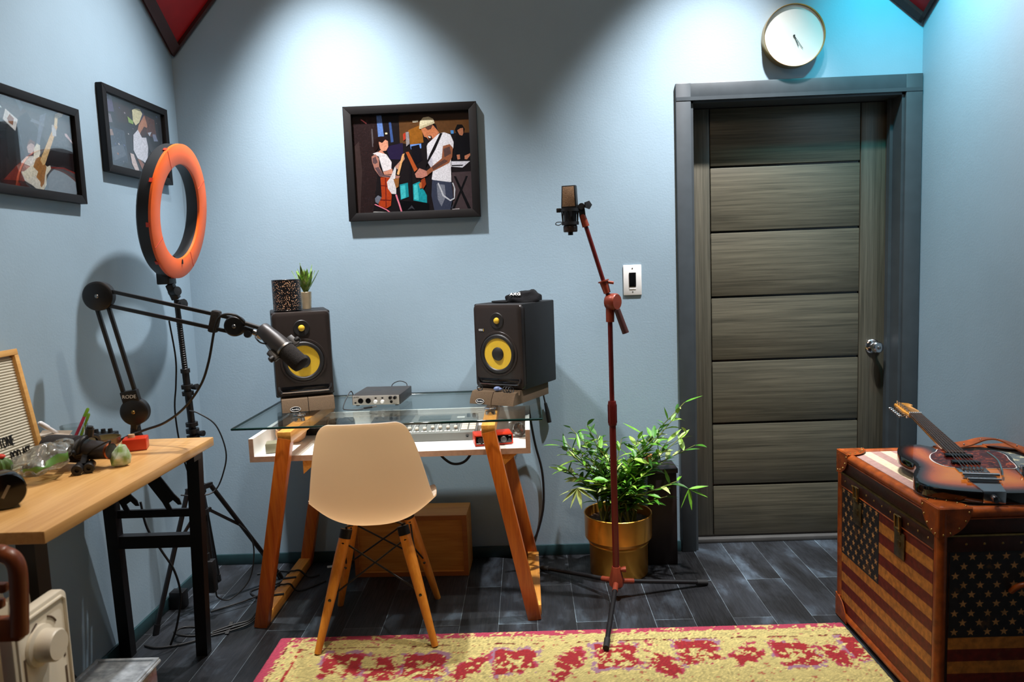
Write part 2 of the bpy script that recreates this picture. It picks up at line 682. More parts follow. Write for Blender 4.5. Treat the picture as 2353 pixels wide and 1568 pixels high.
corner_panel('corner_panel', 'dark red triangular ceiling panel with brown edges above the upper left corner', (XL + .003, YB - .003, 2.40), (XL + .003, 2.73, 2.895), (-1.06, YB - .003, 2.975), .045, .012, 0)
corner_panel('corner_panel', 'dark red triangular ceiling panel in the upper right corner beside the clock', (XR - .003, YB - .003, 2.405), (XR - .003, 2.74, 2.815), (1.20, YB - .003, 2.905), .016, .030, 0)
ART = {
 'centre': [
  ((30,24,26), [(-0.0,0.0),(1.0,-0.0),(1.0,1.0),(0.0,1.0)]),
  ((44,30,30), [(-0.0,0.0),(0.215,0.002),(0.216,0.464),(0.136,0.997),(0.0,1.0)]),
  ((62,46,44), [(0.0,0.322),(0.05,0.265),(0.064,0.557),(0.026,0.995),(0.0,1.0)]),
  ((96,62,34), [(0.402,0.003),(1.0,-0.0),(0.998,0.221),(0.737,0.221),(0.716,0.125),(0.585,0.12),(0.563,0.34),(0.401,0.296)]),
  ((60,40,28), [(0.402,0.003),(1.0,-0.0),(0.999,0.088),(0.4,0.075)]),
  ((150,92,30), [(0.475,0.174),(0.593,0.12),(0.603,0.303),(0.486,0.319)]),
  ((100,130,190), [(0.211,0.012),(0.254,0.012),(0.267,0.224),(0.217,0.227)]),
  ((62,86,140), [(0.314,0.081),(0.334,0.082),(0.347,0.285),(0.323,0.289)]),
  ((92,84,86), [(0.16,0.143),(0.173,0.144),(0.175,0.327),(0.162,0.327)]),
  ((235,225,200), [(0.515,0.079),(0.567,0.075),(0.564,0.094),(0.52,0.097)]),
  ((230,120,130), [(0.074,0.048),(0.082,0.044),(0.125,0.082),(0.121,0.093)]),
  ((240,220,180), [(0.278,0.188),(0.297,0.187),(0.298,0.204),(0.279,0.205)]),
  ((110,150,220), [(0.486,0.319),(0.583,0.312),(0.582,0.36),(0.492,0.367)]),
  ((40,30,60), [(0.275,0.331),(0.424,0.297),(0.427,0.471),(0.31,0.458)]),
  ((22,18,24), [(0.493,0.338),(0.564,0.321),(0.59,0.476),(0.511,0.532)]),
  ((80,140,200), [(0.838,0.192),(0.865,0.192),(0.864,0.226),(0.841,0.227)]),
  ((20,18,22), [(0.866,0.274),(0.906,0.227),(0.982,0.23),(1.003,0.317),(0.998,0.489),(0.868,0.485)]),
  ((16,13,14), [(0.876,0.188),(0.897,0.136),(0.939,0.138),(0.961,0.182),(0.948,0.229),(0.906,0.237),(0.883,0.217)]),
  ((176,112,82), [(0.895,0.194),(0.923,0.175),(0.946,0.172),(0.948,0.224),(0.936,0.25),(0.913,0.242)]),
  ((190,120,90), [(0.881,0.442),(0.908,0.438),(0.91,0.486),(0.887,0.49)]),
  ((190,120,90), [(0.949,0.454),(0.996,0.431),(0.998,0.451),(0.968,0.493),(0.949,0.487)]),
  ((218,214,222), [(0.825,0.505),(0.994,0.51),(0.927,0.573),(0.824,0.558)]),
  ((30,28,30), [(0.836,0.543),(0.935,0.544),(0.927,0.556),(0.835,0.556)]),
  ((60,60,70), [(0.825,0.647),(0.84,0.647),(0.962,0.988),(0.939,0.989)]),
  ((60,60,70), [(0.948,0.641),(0.964,0.643),(0.831,0.986),(0.812,0.988)]),
  ((74,60,62), [(0.833,0.618),(1.003,0.614),(0.999,0.998),(0.831,1.0)]),
  ((22,20,22), [(0.848,0.657),(0.867,0.658),(0.985,0.993),(0.958,0.995)]),
  ((22,20,22), [(0.952,0.66),(0.971,0.661),(0.842,0.996),(0.821,0.996)]),
  ((30,140,150), [(0.38,0.721),(0.451,0.704),(0.454,0.849),(0.383,0.877)]),
  ((70,190,196), [(0.384,0.736),(0.427,0.723),(0.429,0.858),(0.387,0.869)]),
  ((30,150,160), [(0.493,0.724),(0.553,0.697),(0.61,0.844),(0.608,0.921),(0.492,0.889)]),
  ((75,196,200), [(0.501,0.734),(0.532,0.721),(0.539,0.89),(0.499,0.878)]),
  ((24,20,24), [(0.474,0.472),(0.489,0.473),(0.482,0.986),(0.458,0.985)]),
  ((14,12,14), [(0.375,0.886),(0.624,0.921),(0.621,0.999),(0.372,0.998)]),
  ((60,60,66), [(0.435,0.985),(0.475,0.937),(0.501,0.984),(0.474,0.966)]),
  ((190,140,120), [(0.347,0.536),(0.412,0.461),(0.429,0.413),(0.435,0.462),(0.369,0.566)]),
  ((210,140,112), [(0.203,0.387),(0.235,0.359),(0.273,0.408),(0.249,0.427)]),
  ((222,150,120), [(0.218,0.276),(0.262,0.248),(0.299,0.274),(0.3,0.332),(0.28,0.37),(0.25,0.374),(0.228,0.349)]),
  ((38,22,20), [(0.17,0.298),(0.191,0.251),(0.239,0.223),(0.286,0.231),(0.302,0.264),(0.277,0.258),(0.249,0.291),(0.222,0.276),(0.214,0.338),(0.187,0.376),(0.173,0.347)]),
  ((224,214,214), [(0.163,0.395),(0.203,0.379),(0.28,0.408),(0.321,0.487),(0.315,0.564),(0.244,0.582),(0.223,0.484),(0.213,0.426)]),
  ((176,120,104), [(0.151,0.424),(0.187,0.401),(0.213,0.445),(0.214,0.532),(0.243,0.611),(0.344,0.623),(0.387,0.634),(0.378,0.658),(0.304,0.651),(0.211,0.629),(0.174,0.56),(0.153,0.482)]),
  ((96,72,74), [(0.158,0.443),(0.186,0.425),(0.2,0.483),(0.183,0.502),(0.16,0.492)]),
  ((100,76,78), [(0.174,0.541),(0.206,0.532),(0.243,0.611),(0.305,0.63),(0.304,0.645),(0.211,0.624)]),
  ((205,140,115), [(0.244,0.586),(0.323,0.555),(0.329,0.613),(0.251,0.611)]),
  ((178,64,28), [(0.218,0.639),(0.304,0.646),(0.306,0.836),(0.295,0.933),(0.255,0.961),(0.193,0.93),(0.179,0.872),(0.22,0.843)]),
  ((120,34,24), [(0.257,0.645),(0.267,0.646),(0.257,0.951),(0.248,0.951)]),
  ((110,30,22), [(0.216,0.717),(0.302,0.734),(0.301,0.743),(0.217,0.728)]),
  ((110,30,22), [(0.188,0.862),(0.297,0.874),(0.297,0.884),(0.187,0.874)]),
  ((110,112,124), [(0.16,0.852),(0.189,0.821),(0.218,0.843),(0.186,0.911),(0.163,0.891)]),
  ((230,226,220), [(0.136,0.993),(0.148,0.988),(0.293,1.001),(0.293,1.001)]),
  ((240,130,150), [(0.151,0.915),(0.162,0.91),(0.263,0.973),(0.289,1.001),(0.274,1.0),(0.255,0.979)]),
  ((228,170,110), [(0.36,0.614),(0.417,0.413),(0.437,0.404),(0.379,0.624)]),
  ((222,214,214), [(0.272,0.689),(0.305,0.642),(0.347,0.536),(0.358,0.556),(0.343,0.662),(0.348,0.769),(0.346,0.817),(0.307,0.812),(0.277,0.757)]),
  ((150,96,50), [(0.329,0.662),(0.378,0.653),(0.37,0.74),(0.348,0.759)]),
  ((236,130,150), [(0.338,0.827),(0.35,0.819),(0.378,0.935),(0.391,0.999),(0.378,1.001),(0.364,0.935)]),
  ((190,60,40), [(0.431,0.211),(0.453,0.194),(0.453,0.26),(0.433,0.278)]),
  ((150,140,140), [(0.455,0.192),(0.481,0.188),(0.485,0.309),(0.454,0.337)]),
  ((180,84,40), [(0.446,0.394),(0.472,0.39),(0.541,0.571),(0.513,0.599)]),
  ((198,120,80), [(0.588,0.168),(0.686,0.124),(0.734,0.197),(0.697,0.258),(0.669,0.291),(0.65,0.286),(0.635,0.256),(0.612,0.246)]),
  ((60,34,26), [(0.644,0.237),(0.682,0.239),(0.689,0.268),(0.669,0.296),(0.646,0.281)]),
  ((236,228,222), [(0.645,0.239),(0.67,0.25),(0.662,0.263),(0.649,0.255)]),
  ((90,60,48), [(0.623,0.155),(0.666,0.118),(0.693,0.119),(0.673,0.171),(0.645,0.18)]),
  ((226,212,176), [(0.572,0.163),(0.58,0.091),(0.61,0.052),(0.657,0.046),(0.695,0.069),(0.707,0.113),(0.662,0.123),(0.584,0.166)]),
  ((198,182,146), [(0.575,0.139),(0.702,0.096),(0.707,0.113),(0.584,0.166)]),
  ((205,126,88), [(0.667,0.219),(0.715,0.187),(0.741,0.207),(0.689,0.287)]),
  ((228,222,226), [(0.641,0.314),(0.737,0.221),(0.783,0.209),(0.836,0.235),(0.861,0.312),(0.856,0.369),(0.839,0.407),(0.828,0.541),(0.827,0.714),(0.738,0.72),(0.658,0.681),(0.672,0.594),(0.629,0.477),(0.629,0.343)]),
  ((196,190,200), [(0.631,0.42),(0.675,0.479),(0.672,0.594),(0.635,0.516)]),
  ((24,20,22), [(0.748,0.217),(0.769,0.218),(0.701,0.383),(0.619,0.535),(0.599,0.563),(0.654,0.42)]),
  ((150,90,62), [(0.768,0.347),(0.826,0.33),(0.852,0.369),(0.842,0.465),(0.813,0.522),(0.664,0.604),(0.608,0.65),(0.586,0.621),(0.65,0.565),(0.753,0.472)]),
  ((90,64,60), [(0.771,0.376),(0.825,0.354),(0.835,0.426),(0.776,0.463)]),
  ((96,66,58), [(0.665,0.551),(0.776,0.482),(0.806,0.502),(0.672,0.589)]),
  ((190,126,110), [(0.516,0.619),(0.557,0.562),(0.618,0.593),(0.624,0.641),(0.577,0.664),(0.526,0.658)]),
  ((150,60,30), [(0.565,0.683),(0.6,0.66),(0.608,0.728),(0.581,0.775),(0.566,0.755)]),
  ((196,110,60), [(0.544,0.726),(0.568,0.697),(0.57,0.765),(0.554,0.77)]),
  ((60,64,82), [(0.662,0.686),(0.827,0.719),(0.834,0.869),(0.807,0.998),(0.668,0.998),(0.649,0.845)]),
  ((124,126,138), [(0.699,0.73),(0.768,0.742),(0.772,0.867),(0.731,0.963),(0.702,0.885)]),
  ((200,200,205), [(0.707,0.721),(0.716,0.716),(0.758,0.847),(0.81,0.897),(0.842,0.879),(0.845,0.773),(0.831,0.724),(0.842,0.724),(0.858,0.792),(0.849,0.888),(0.81,0.912),(0.746,0.857)]),
  ((190,180,180), [(0.823,0.992),(0.885,0.988),(0.885,0.999),(0.823,1.0)]),
 ],
 'bass': [
  ((66,66,70), [(0.0,0.0),(1.0,0.0),(1.0,1.0),(0.0,1.0)]),
  ((88,88,92), [(0.45,0.05),(0.98,0.0),(0.98,0.4),(0.7,0.45)]),
  ((90,84,84), [(0.0,0.0),(0.3,0.0),(0.5,0.1),(0.3,0.3),(0.0,0.2)]),
  ((20,16,18), [(0.0,0.3),(0.38,0.32),(0.42,0.62),(0.4,1.0),(0.0,1.0)]),
  ((36,24,24), [(0.724,0.492),(0.997,0.477),(1.001,0.704),(0.855,0.682),(0.706,0.68),(0.613,0.814),(0.599,0.637)]),
  ((130,40,30), [(0.696,0.698),(0.856,0.673),(0.997,0.708),(0.995,0.726),(0.854,0.692),(0.699,0.718)]),
  ((84,78,80), [(0.685,0.726),(0.854,0.692),(0.995,0.726),(0.988,1.014),(0.642,1.007)]),
  ((110,116,130), [(0.635,0.107),(0.711,0.049),(0.582,0.495),(0.551,0.503)]),
  ((100,104,114), [(0.38,0.004),(0.422,0.004),(0.459,0.069),(0.425,0.128)]),
  ((120,124,134), [(0.537,0.17),(0.673,0.193),(0.67,0.226),(0.519,0.208)]),
  ((232,226,220), [(0.27,0.148),(0.386,0.233),(0.348,0.369),(0.234,0.273)]),
  ((150,90,40), [(0.306,0.197),(0.347,0.23),(0.328,0.313),(0.29,0.294),(0.276,0.252)]),
  ((200,196,196), [(0.207,0.11),(0.233,0.143),(0.229,0.155),(0.205,0.133)]),
  ((210,180,180), [(0.907,0.241),(0.933,0.237),(1.033,0.328),(1.031,0.35),(0.912,0.27)]),
  ((120,36,24), [(0.167,0.961),(0.322,0.762),(0.417,0.663),(0.452,0.75),(0.407,0.918),(0.288,0.97)]),
  ((60,12,12), [(0.155,0.948),(0.363,0.926),(0.444,0.991),(0.203,1.0)]),
  ((210,180,172), [(0.451,0.528),(0.49,0.431),(0.534,0.443),(0.537,0.522),(0.497,0.588),(0.46,0.589)]),
  ((120,84,76), [(0.454,0.504),(0.491,0.422),(0.545,0.44),(0.541,0.481),(0.501,0.467)]),
  ((222,214,206), [(0.377,0.703),(0.434,0.635),(0.51,0.609),(0.518,0.72),(0.458,0.844),(0.482,0.904),(0.505,0.98),(0.392,0.92),(0.365,0.831)]),
  ((150,100,90), [(0.322,0.762),(0.383,0.718),(0.482,0.744),(0.546,0.787),(0.512,0.821),(0.432,0.802),(0.344,0.827)]),
  ((196,140,126), [(0.409,0.743),(0.482,0.744),(0.535,0.789),(0.507,0.827),(0.439,0.808)]),
  ((232,222,200), [(0.526,0.525),(0.563,0.451),(0.597,0.467),(0.591,0.558),(0.569,0.628),(0.655,0.707),(0.692,0.682),(0.698,0.723),(0.637,0.81),(0.626,0.927),(0.586,1.008),(0.518,1.003),(0.422,0.915),(0.364,0.839),(0.419,0.789),(0.501,0.708)]),
  ((168,112,56), [(0.535,0.636),(0.587,0.599),(0.647,0.709),(0.621,0.813),(0.603,0.915),(0.567,0.97),(0.516,0.865),(0.546,0.787),(0.498,0.74)]),
  ((228,220,206), [(0.432,0.881),(0.51,0.842),(0.561,0.906),(0.551,0.973),(0.511,0.996),(0.455,0.949)]),
  ((226,186,130), [(0.583,0.641),(0.787,0.175),(0.828,0.179),(0.634,0.679),(0.608,0.7)]),
  ((232,206,160), [(0.809,0.034),(0.857,-0.029),(0.91,-0.016),(0.892,0.041),(0.838,0.075),(0.82,0.182),(0.787,0.175)]),
  ((200,196,196), [(0.757,0.184),(0.775,0.17),(0.806,0.236),(0.799,0.305),(0.757,0.317),(0.751,0.252)]),
 ],
 'singer': [
  ((40,34,38), [(0.0,0.0),(1.0,0.0),(1.0,1.0),(0.0,1.0)]),
  ((86,74,104), [(0.02,0.0),(0.14,0.02),(0.16,0.22),(0.05,0.25)]),
  ((60,40,36), [(0.15,0.05),(0.4,0.05),(0.45,0.3),(0.2,0.35)]),
  ((70,66,90), [(0.5,0.0),(0.68,0.03),(0.66,0.2),(0.52,0.2)]),
  ((96,60,52), [(0.66,0.1),(0.86,0.12),(0.88,0.4),(0.7,0.4)]),
  ((60,66,80), [(0.02,0.45),(0.3,0.45),(0.32,0.9),(0.1,1.0),(0.0,1.0)]),
  ((90,96,110), [(0.05,0.75),(0.25,0.65),(0.3,0.8),(0.1,0.92)]),
  ((120,110,120), [(0.04,0.28),(0.1,0.27),(0.12,0.38),(0.05,0.4)]),
  ((150,120,110), [(0.05,0.5),(0.1,0.48),(0.12,0.56),(0.06,0.58)]),
  ((130,136,160), [(0.8,0.36),(0.86,0.34),(0.9,0.44),(0.82,0.46)]),
  ((160,110,90), [(0.7899796663725434,0.7121589626462723),(0.8063910979891602,0.7221589626462723),(0.8031088116658369,0.7367761100711977),(0.7859796663725434,0.7285703942628892)]),
  ((160,110,90), [(0.1509278197011611,0.7926903632435095),(0.17420331208069337,0.8026903632435095),(0.16954821360478692,0.8276036018128079),(0.1469278197011611,0.8159658556230418)]),
  ((150,140,150), [(0.8904308447003245,0.8830447383534145),(0.8995618720548607,0.8930447383534145),(0.8977356665839534,0.8967412793852187),(0.8864308447003245,0.8921757657079507)]),
  ((70,60,90), [(0.24416816438270222,0.5198063027663566),(0.2595672677136638,0.5298063027663567),(0.2564874470474715,0.542904957762799),(0.24016816438270222,0.5352054060973183)]),
  ((90,100,140), [(0.24244328076369107,0.12284943080764422),(0.25836444561590466,0.13284943080764422),(0.255180212645462,0.14673117808596464),(0.23844328076369106,0.13877059565985783)]),
  ((70,60,90), [(0.5906115254007318,0.6976082903346565),(0.6145153967120457,0.7076082903346566),(0.6097346224497829,0.7334640973016274),(0.5866115254007318,0.7215121616459704)]),
  ((160,110,90), [(0.7440060753854967,0.7697586380877541),(0.7617067679441156,0.7797586380877541),(0.7581666294323918,0.7963096769256824),(0.7400060753854967,0.7874593306463731)]),
  ((150,140,150), [(0.3214494883498461,0.16576425653205173),(0.3424681778106432,0.17576425653205174),(0.33826443991848376,0.19729229072324733),(0.3174494883498461,0.1867829459928488)]),
  ((150,140,150), [(0.23403527344294395,0.8960655322509445),(0.24456189141596113,0.9060655322509445),(0.2424565678213577,0.9118554592104703),(0.23003527344294394,0.9065921502239618)]),
  ((150,140,150), [(0.4467066220335193,0.3659807382555379),(0.4574774102838084,0.3759807382555379),(0.45532325263375056,0.38213692063097154),(0.4427066220335193,0.376751526505827)]),
  ((90,100,140), [(0.5442623352209222,0.4160001492076032),(0.5638241612436116,0.4260001492076032),(0.5599117960390737,0.4453428882416373),(0.5402623352209222,0.4355619752302926)]),
  ((190,180,180), [(0.4371415981588368,0.5337951474724464),(0.4636258098393114,0.5437951474724464),(0.45832896750321644,0.5735214649931583),(0.4331415981588368,0.5602793591529209)]),
  ((90,100,140), [(0.45711361081969326,0.6217252523915299),(0.47844182024219,0.6317252523915299),(0.47417617835769066,0.653717566525275),(0.45311361081969326,0.6430534618140267)]),
  ((90,100,140), [(0.2631076425439262,0.6467321936680833),(0.28478928090424843,0.6567321936680833),(0.280452953232184,0.6792546512085667),(0.2591076425439262,0.6684138320284055)]),
  ((90,100,140), [(0.12614568393149012,0.66232697158817),(0.14718652433777563,0.67232697158817),(0.14297835625651853,0.6938882321975983),(0.12214568393149011,0.6833678119944555)]),
  ((90,100,140), [(0.8987179273969107,0.04048922441292701),(0.9214377597928483,0.05048922441292701),(0.9168937933136607,0.07456897300683327),(0.8947179273969107,0.06320905680886452)]),
  ((190,180,180), [(0.3553704974226677,0.4624325990411646),(0.371709549954781,0.47243259904116464),(0.36844173944835834,0.48694117783933455),(0.3513704974226677,0.47877165157327795)]),
  ((160,110,90), [(0.4997855187412439,0.7560216994068112),(0.5269954142277214,0.7660216994068112),(0.521553435130426,0.7968365426365275),(0.4957855187412439,0.7832315948932888)]),
  ((90,100,140), [(0.19313837699989922,0.62528749364572),(0.20782957106324923,0.63528749364572),(0.20489133225057923,0.647324284740745),(0.18913837699989922,0.63997868770907)]),
  ((70,60,90), [(0.6394132441202434,0.7364202204783998),(0.657822567264305,0.7464202204783998),(0.6541407026354926,0.7640342051944923),(0.6354132441202434,0.7548295436224615)]),
  ((90,100,140), [(0.8450757085570687,0.6476287413240324),(0.8684058936843216,0.6576287413240324),(0.863739856658871,0.6826240190149117),(0.8410757085570687,0.6709589264512853)]),
  ((190,180,180), [(0.17845453184987817,0.6507902317958106),(0.1991545306579726,0.6607902317958106),(0.1950145308963537,0.6818402300079522),(0.17445453184987816,0.671490230603905)]),
  ((190,180,180), [(0.8923884418355456,0.1563317310687553),(0.9008607647783221,0.16633173106875532),(0.8991663001897667,0.1690402154829201),(0.8883884418355456,0.1648040540115318)]),
  ((150,140,150), [(0.8623787264633508,0.8837452001938595),(0.8882273933443223,0.8937452001938595),(0.883057659968128,0.9225182005153169),(0.8583787264633508,0.909593867074831)]),
  ((90,100,140), [(0.6711086890442267,0.785819762680686),(0.6827605267833171,0.795819762680686),(0.680430159235499,0.8032975192893215),(0.6671086890442267,0.7974716004197764)]),
  ((90,100,140), [(0.36926607215134744,0.8641096569536887),(0.3941350069339923,0.8741096569536887),(0.38916121997746334,0.9014130591276559),(0.36526607215134743,0.8889785917363335)]),
  ((140,170,80), [(0.368,0.217),(0.457,0.259),(0.459,0.309),(0.382,0.303)]),
  ((190,130,100), [(0.55,0.292),(0.668,0.11),(0.701,0.204),(0.71,0.264),(0.649,0.408),(0.57,0.451),(0.53,0.359)]),
  ((80,46,36), [(0.649,0.282),(0.702,0.288),(0.662,0.404),(0.595,0.444),(0.547,0.437)]),
  ((222,210,168), [(0.457,0.097),(0.526,0.05),(0.601,0.039),(0.636,0.099),(0.567,0.246),(0.499,0.311),(0.457,0.259)]),
  ((224,220,228), [(0.442,0.466),(0.53,0.364),(0.593,0.465),(0.67,0.444),(0.694,0.585),(0.66,0.783),(0.664,0.867),(0.58,0.822),(0.484,0.803),(0.423,0.695)]),
  ((150,92,70), [(0.483,0.813),(0.532,0.813),(0.623,0.897),(0.723,0.971),(0.702,0.997),(0.563,0.982)]),
  ((120,80,74), [(0.681,0.462),(0.743,0.488),(0.807,0.621),(0.869,0.67),(0.823,0.725),(0.737,0.659)]),
  ((60,54,60), [(0.67,0.444),(0.712,0.411),(0.818,0.639),(0.795,0.731),(0.715,0.622)]),
  ((20,18,20), [(0.597,0.902),(0.764,0.781),(0.878,0.712),(0.919,0.834),(0.799,0.945),(0.691,0.978)]),
  ((216,206,190), [(0.633,0.92),(0.725,0.854),(0.756,0.804),(0.773,0.843),(0.72,0.902),(0.644,0.939)]),
  ((220,196,190), [(0.359,0.751),(0.417,0.757),(0.49,0.977),(0.426,1.01),(0.378,0.908)]),
  ((200,206,220), [(0.705,0.361),(0.78,0.328),(0.739,0.404)]),
 ],
}
# ================================================================== framed pictures
M_frame = plain('black picture frame', (18, 15, 15), .5, var=.15, spec=.25)
M_glaze = glass_mat('picture glass', (252, 253, 253), .25)


def picture(label, M, w, h, art, bar=.028, dep=.026):
    r = thing('framed_photo', label, 'picture', M=M, group='framed band photos on the walls')
    b = MB()
    W, H = w / 2, h / 2
    for (x0, y0), (x1, y1) in (((-W, -H), (W, -H)), ((W, -H), (W, H)), ((W, H), (-W, H)), ((-W, H), (-W, -H))):
        d = V(x1 - x0, y1 - y0, 0).normalized()
        nrm = V(-d.y, d.x, 0)
        a, c = V(x0, y0, 0), V(x1, y1, 0)
        q = [a, c, c + nrm * bar - d * bar, a + nrm * bar + d * bar]
        b.prism([(p.x, p.y) for p in q], .001, dep, bev=.0015)
    b.build('frame', M_frame, r, local=True)
    b = MB()
    b.box((0, 0, .005), (w - 2 * bar + .004, h - 2 * bar + .004, .006))
    b.build('backing_board', M_black, r, local=True)
    b = MB().color_layer()
    b.recalc = False
    iw, ih = w - 2 * bar, h - 2 * bar
    for i, (c, pts) in enumerate(art):
        z = .0090 + i * .00004
        P = [((min(1, max(0, u)) - .5) * iw, (.5 - min(1, max(0, v))) * ih, z) for u, v in pts]
        if i == 0:
            P = [(-iw / 2, ih / 2, z), (iw / 2, ih / 2, z), (iw / 2, -ih / 2, z), (-iw / 2, -ih / 2, z)]
        ar = sum(P[k][0] * P[(k + 1) % len(P)][1] - P[(k + 1) % len(P)][0] * P[k][1] for k in range(len(P)))
        if ar < 0:
            P = P[::-1]
        try:
            b.poly(P, col=c)
        except ValueError:
            pass
    b.build('photo_print', M_print, r, local=True)
    b = MB()
    b.box((0, 0, .0165), (iw - .001, ih - .001, .001))
    b.build('glazing', M_glaze, r, local=True)
    return r


Mb = lambda x, z: frame((x, YB, z), (1, 0, 0), (0, 0, 1), (0, -1, 0))
Ml = lambda y, z: frame((XL, y, z), (0, 1, 0), (0, 0, 1), (1, 0, 0))
picture('large black framed photo of two guitarists on stage above the glass desk', Mb(-.4935, 1.8775), .604, .512, ART['centre'], .036, .030)
picture('black framed photo of a bass player on the left wall, cut by the photo edge', Ml(2.3805, 1.8315), .505, .327, ART['bass'])
picture('black framed photo of a singer in a cream hat behind the orange ring', Ml(3.0475, 1.9655), .505, .325, ART['singer'])

# ================================================================== wooden work table on trestles
M_oak = wood('honey table top', (200, 146, 82), (230, 180, 114), (26, 1.1, 26), .33, .2, .03)
TZ = .84
table = thing('work_table', 'long honey wood table on black steel trestles along the left wall', 'table', (-1.34, 2.05, 0))
one('tabletop', M_oak, lambda b: b.box2((XL + .004, 1.597, TZ - .03), (-1.105, 2.512, TZ), bev=.003), table)
tl = one('crossbar', M_blackmetal, lambda b: b.bar((-1.50, 2.522, .47), (-1.20, 2.522, .47), .034, .045), table)
one('crossbar', M_blackmetal, lambda b: b.bar((-1.49, 2.506, .575), (-1.18, 2.506, .575), .012, .028), table)
one('top_beam', M_blackmetal, lambda b: b.bar((-1.50, 2.43, TZ - .045), (-1.13, 2.43, TZ - .045), .05, .03), table)
for k in range(2):
    x = (-1.385, -1.535)[k]

    def plate(b, x=x):
        M = frame((x, 2.497, .797), (.555, 0, -.83), (.83, 0, .555), (0, -1, 0))
        b.prism([(0, -.026), (.20, -.026), (.225, -.030), (.245, -.024), (.238, -.014), (.215, -.010), (.215, .010), (.238, .014), (.245, .024), (.225, .030), (.20, .026), (0, .026)], 0, .005, M=M)
    one('ratchet_plate', M_blackmetal, plate, tl)
one('leg', M_blackmetal, lambda b: b.bar((-1.155, 2.465, TZ - .031), (-1.246, 2.60, 0), .042, .036, up=(0, 1, 0)), table)
one('leg', M_blackmetal, lambda b: b.bar((-1.465, 2.465, TZ - .031), (-1.530, 2.60, 0), .042, .036, up=(0, 1, 0)), table)
one('leg', M_blackmetal, lambda b: b.bar((-1.225, 1.72, TZ - .031), (-1.225, 1.72, 0), .046, .046, up=(0, 1, 0)), table)
one('leg', M_blackmetal, lambda b: b.bar((-1.53, 1.72, TZ - .031), (-1.53, 1.72, 0), .046, .046, up=(0, 1, 0)), table)
one('crossbar', M_blackmetal, lambda b: b.bar((-1.51, 1.72, .47), (-1.225, 1.72, .47), .034, .045), table)

# ---- letter board leaning on the wall
Mlb = frame((-1.487, 2.02, TZ + .002), V(0, 1, 0), V(-.16, 0, 1).normalized(), V(1, 0, .16).normalized())
lb = thing('letter_board', 'cream felt letter board in a pine frame leaning on the left wall', 'letter board', M=Mlb)
M_pine = wood('pine frame', (196, 140, 70), (226, 176, 104), (3, 30, 30), .5, .05, .03)


def lbf(b):
    W, H, t = .16, .365, .018
    b.box2((-W, 0, -.012), (W, t, .014), bev=.002)
    b.box2((-W, H - t, -.012), (W, H, .014), bev=.002)
    b.box2((-W, t, -.012), (-W + t, H - t, .014), bev=.002)
    b.box2((W - t, t, -.012), (W, H - t, .014), bev=.002)


one('frame', M_pine, lbf, lb, True)


def lbg(b):
    b.box2((-.143, .017, -.010), (.143, .349, -.002))
    for i in range(39):
        z = .019 + i * .0083
        b.tube([(-.142, z + .0042, 0), (.142, z + .0042, 0)], .0036, n=8)


one('letter_panel', plain('cream grooved felt', (206, 198, 176), .8, var=.05), lbg, lb, True)
add_text('lettering', 'TONE', .042, TR((.030, .106, .0045)), M_black, lb, .0012, sx=.52)
add_text('lettering', 'POD AST', .042, TR((.074, .060, .0045)), M_black, lb, .0012, sx=.50)

# ---- cactus in a white pot
cp = (-1.463, 1.962, TZ)
cac = thing('potted_cactus', 'small round green cactus with red cap in a white pot', 'cactus', cp)
one('pot', M_white, lambda b: b.lathe([(0, .001), (.026, .001), (.033, .016), (.037, .038), (.034, .040), (.031, .034), (0, .034)], TR(cp), 28), cac)


def cactus(b):
    R = []
    for j in range(13):
        t = j / 12 * PI
        rr, zz = .029 * math.sin(t) ** .8 if 0 < j < 12 else .0005, .058 - .026 * math.cos(t)
        R.append([V(cp[0] + rr * (1 + .13 * math.cos(9 * a)) * math.cos(a), cp[1] + rr * (1 + .13 * math.cos(9 * a)) * math.sin(a), cp[2] + zz) for a in [2 * PI * i / 54 for i in range(54)]])
    b.rings(R)


one('cactus_body', plain('cactus green', (70, 98, 34), .6, var=.5, nscale=60, bmp=.2), cactus, cac)
one('cactus_cap', plain('red cactus bloom', (196, 50, 26), .6), lambda b: (b.sphere((cp[0] + .005, cp[1], cp[2] + .088), .011, (1.3, 1, .6)), b.sphere((cp[0] - .009, cp[1] + .004, cp[2] + .087), .009, (1.2, 1, .6))), cac)

# ---- camera lens lying on its side
ld = V(.62, -.78, 0).normalized()
lo = V(-1.335, 1.80, TZ + .0465)
le = thing('camera_lens', 'black glossy camera lens lying on its side at the near table edge', 'lens', (lo.x, lo.y, TZ))
Ml_ = axis_frame(lo - ld * .055, ld)
one('barrel', M_gloss, lambda b: b.lathe([(0, 0), (.033, 0), (.036, .004), (.036, .03), (.040, .034), (.040, .056), (.045, .062), (.0455, .098), (.043, .104), (.0, .104)], Ml_, 40), le)
one('focus_ring', M_rubber, lambda b: b.lathe([(.0402, .036), (.0416, .037), (.0416, .054), (.0402, .055)], Ml_, 40, closed=True), le)
one('name_plate', M_steel, lambda b: b.box((.0, .0, .1052), (.007, .034, .001), M=Ml_ @ TR((0, 0, 0), -.5)), le)

# ---- plastic bag
bag = MB()
random.seed(3)


def bagf(u, v):
    a = u * 2 * PI
    r = .006 + .062 * math.sin(PI * min(1, v * .92 + .04)) ** .6
    p = V(-1.398 + (v - .5) * .10, 2.035 + (v - .5) * .14, TZ + .034 + v * .045)
    s = V(.81, -.58, 0)
    q = p + s * (r * math.cos(a)) + V(0, 0, 1) * (r * .52 * math.sin(a))
    n_ = noise.noise_vector(q * 26) * .018 + noise.noise_vector(q * 60) * .006
    q = q + n_
    q.z = max(q.z, TZ + .001)
    return q


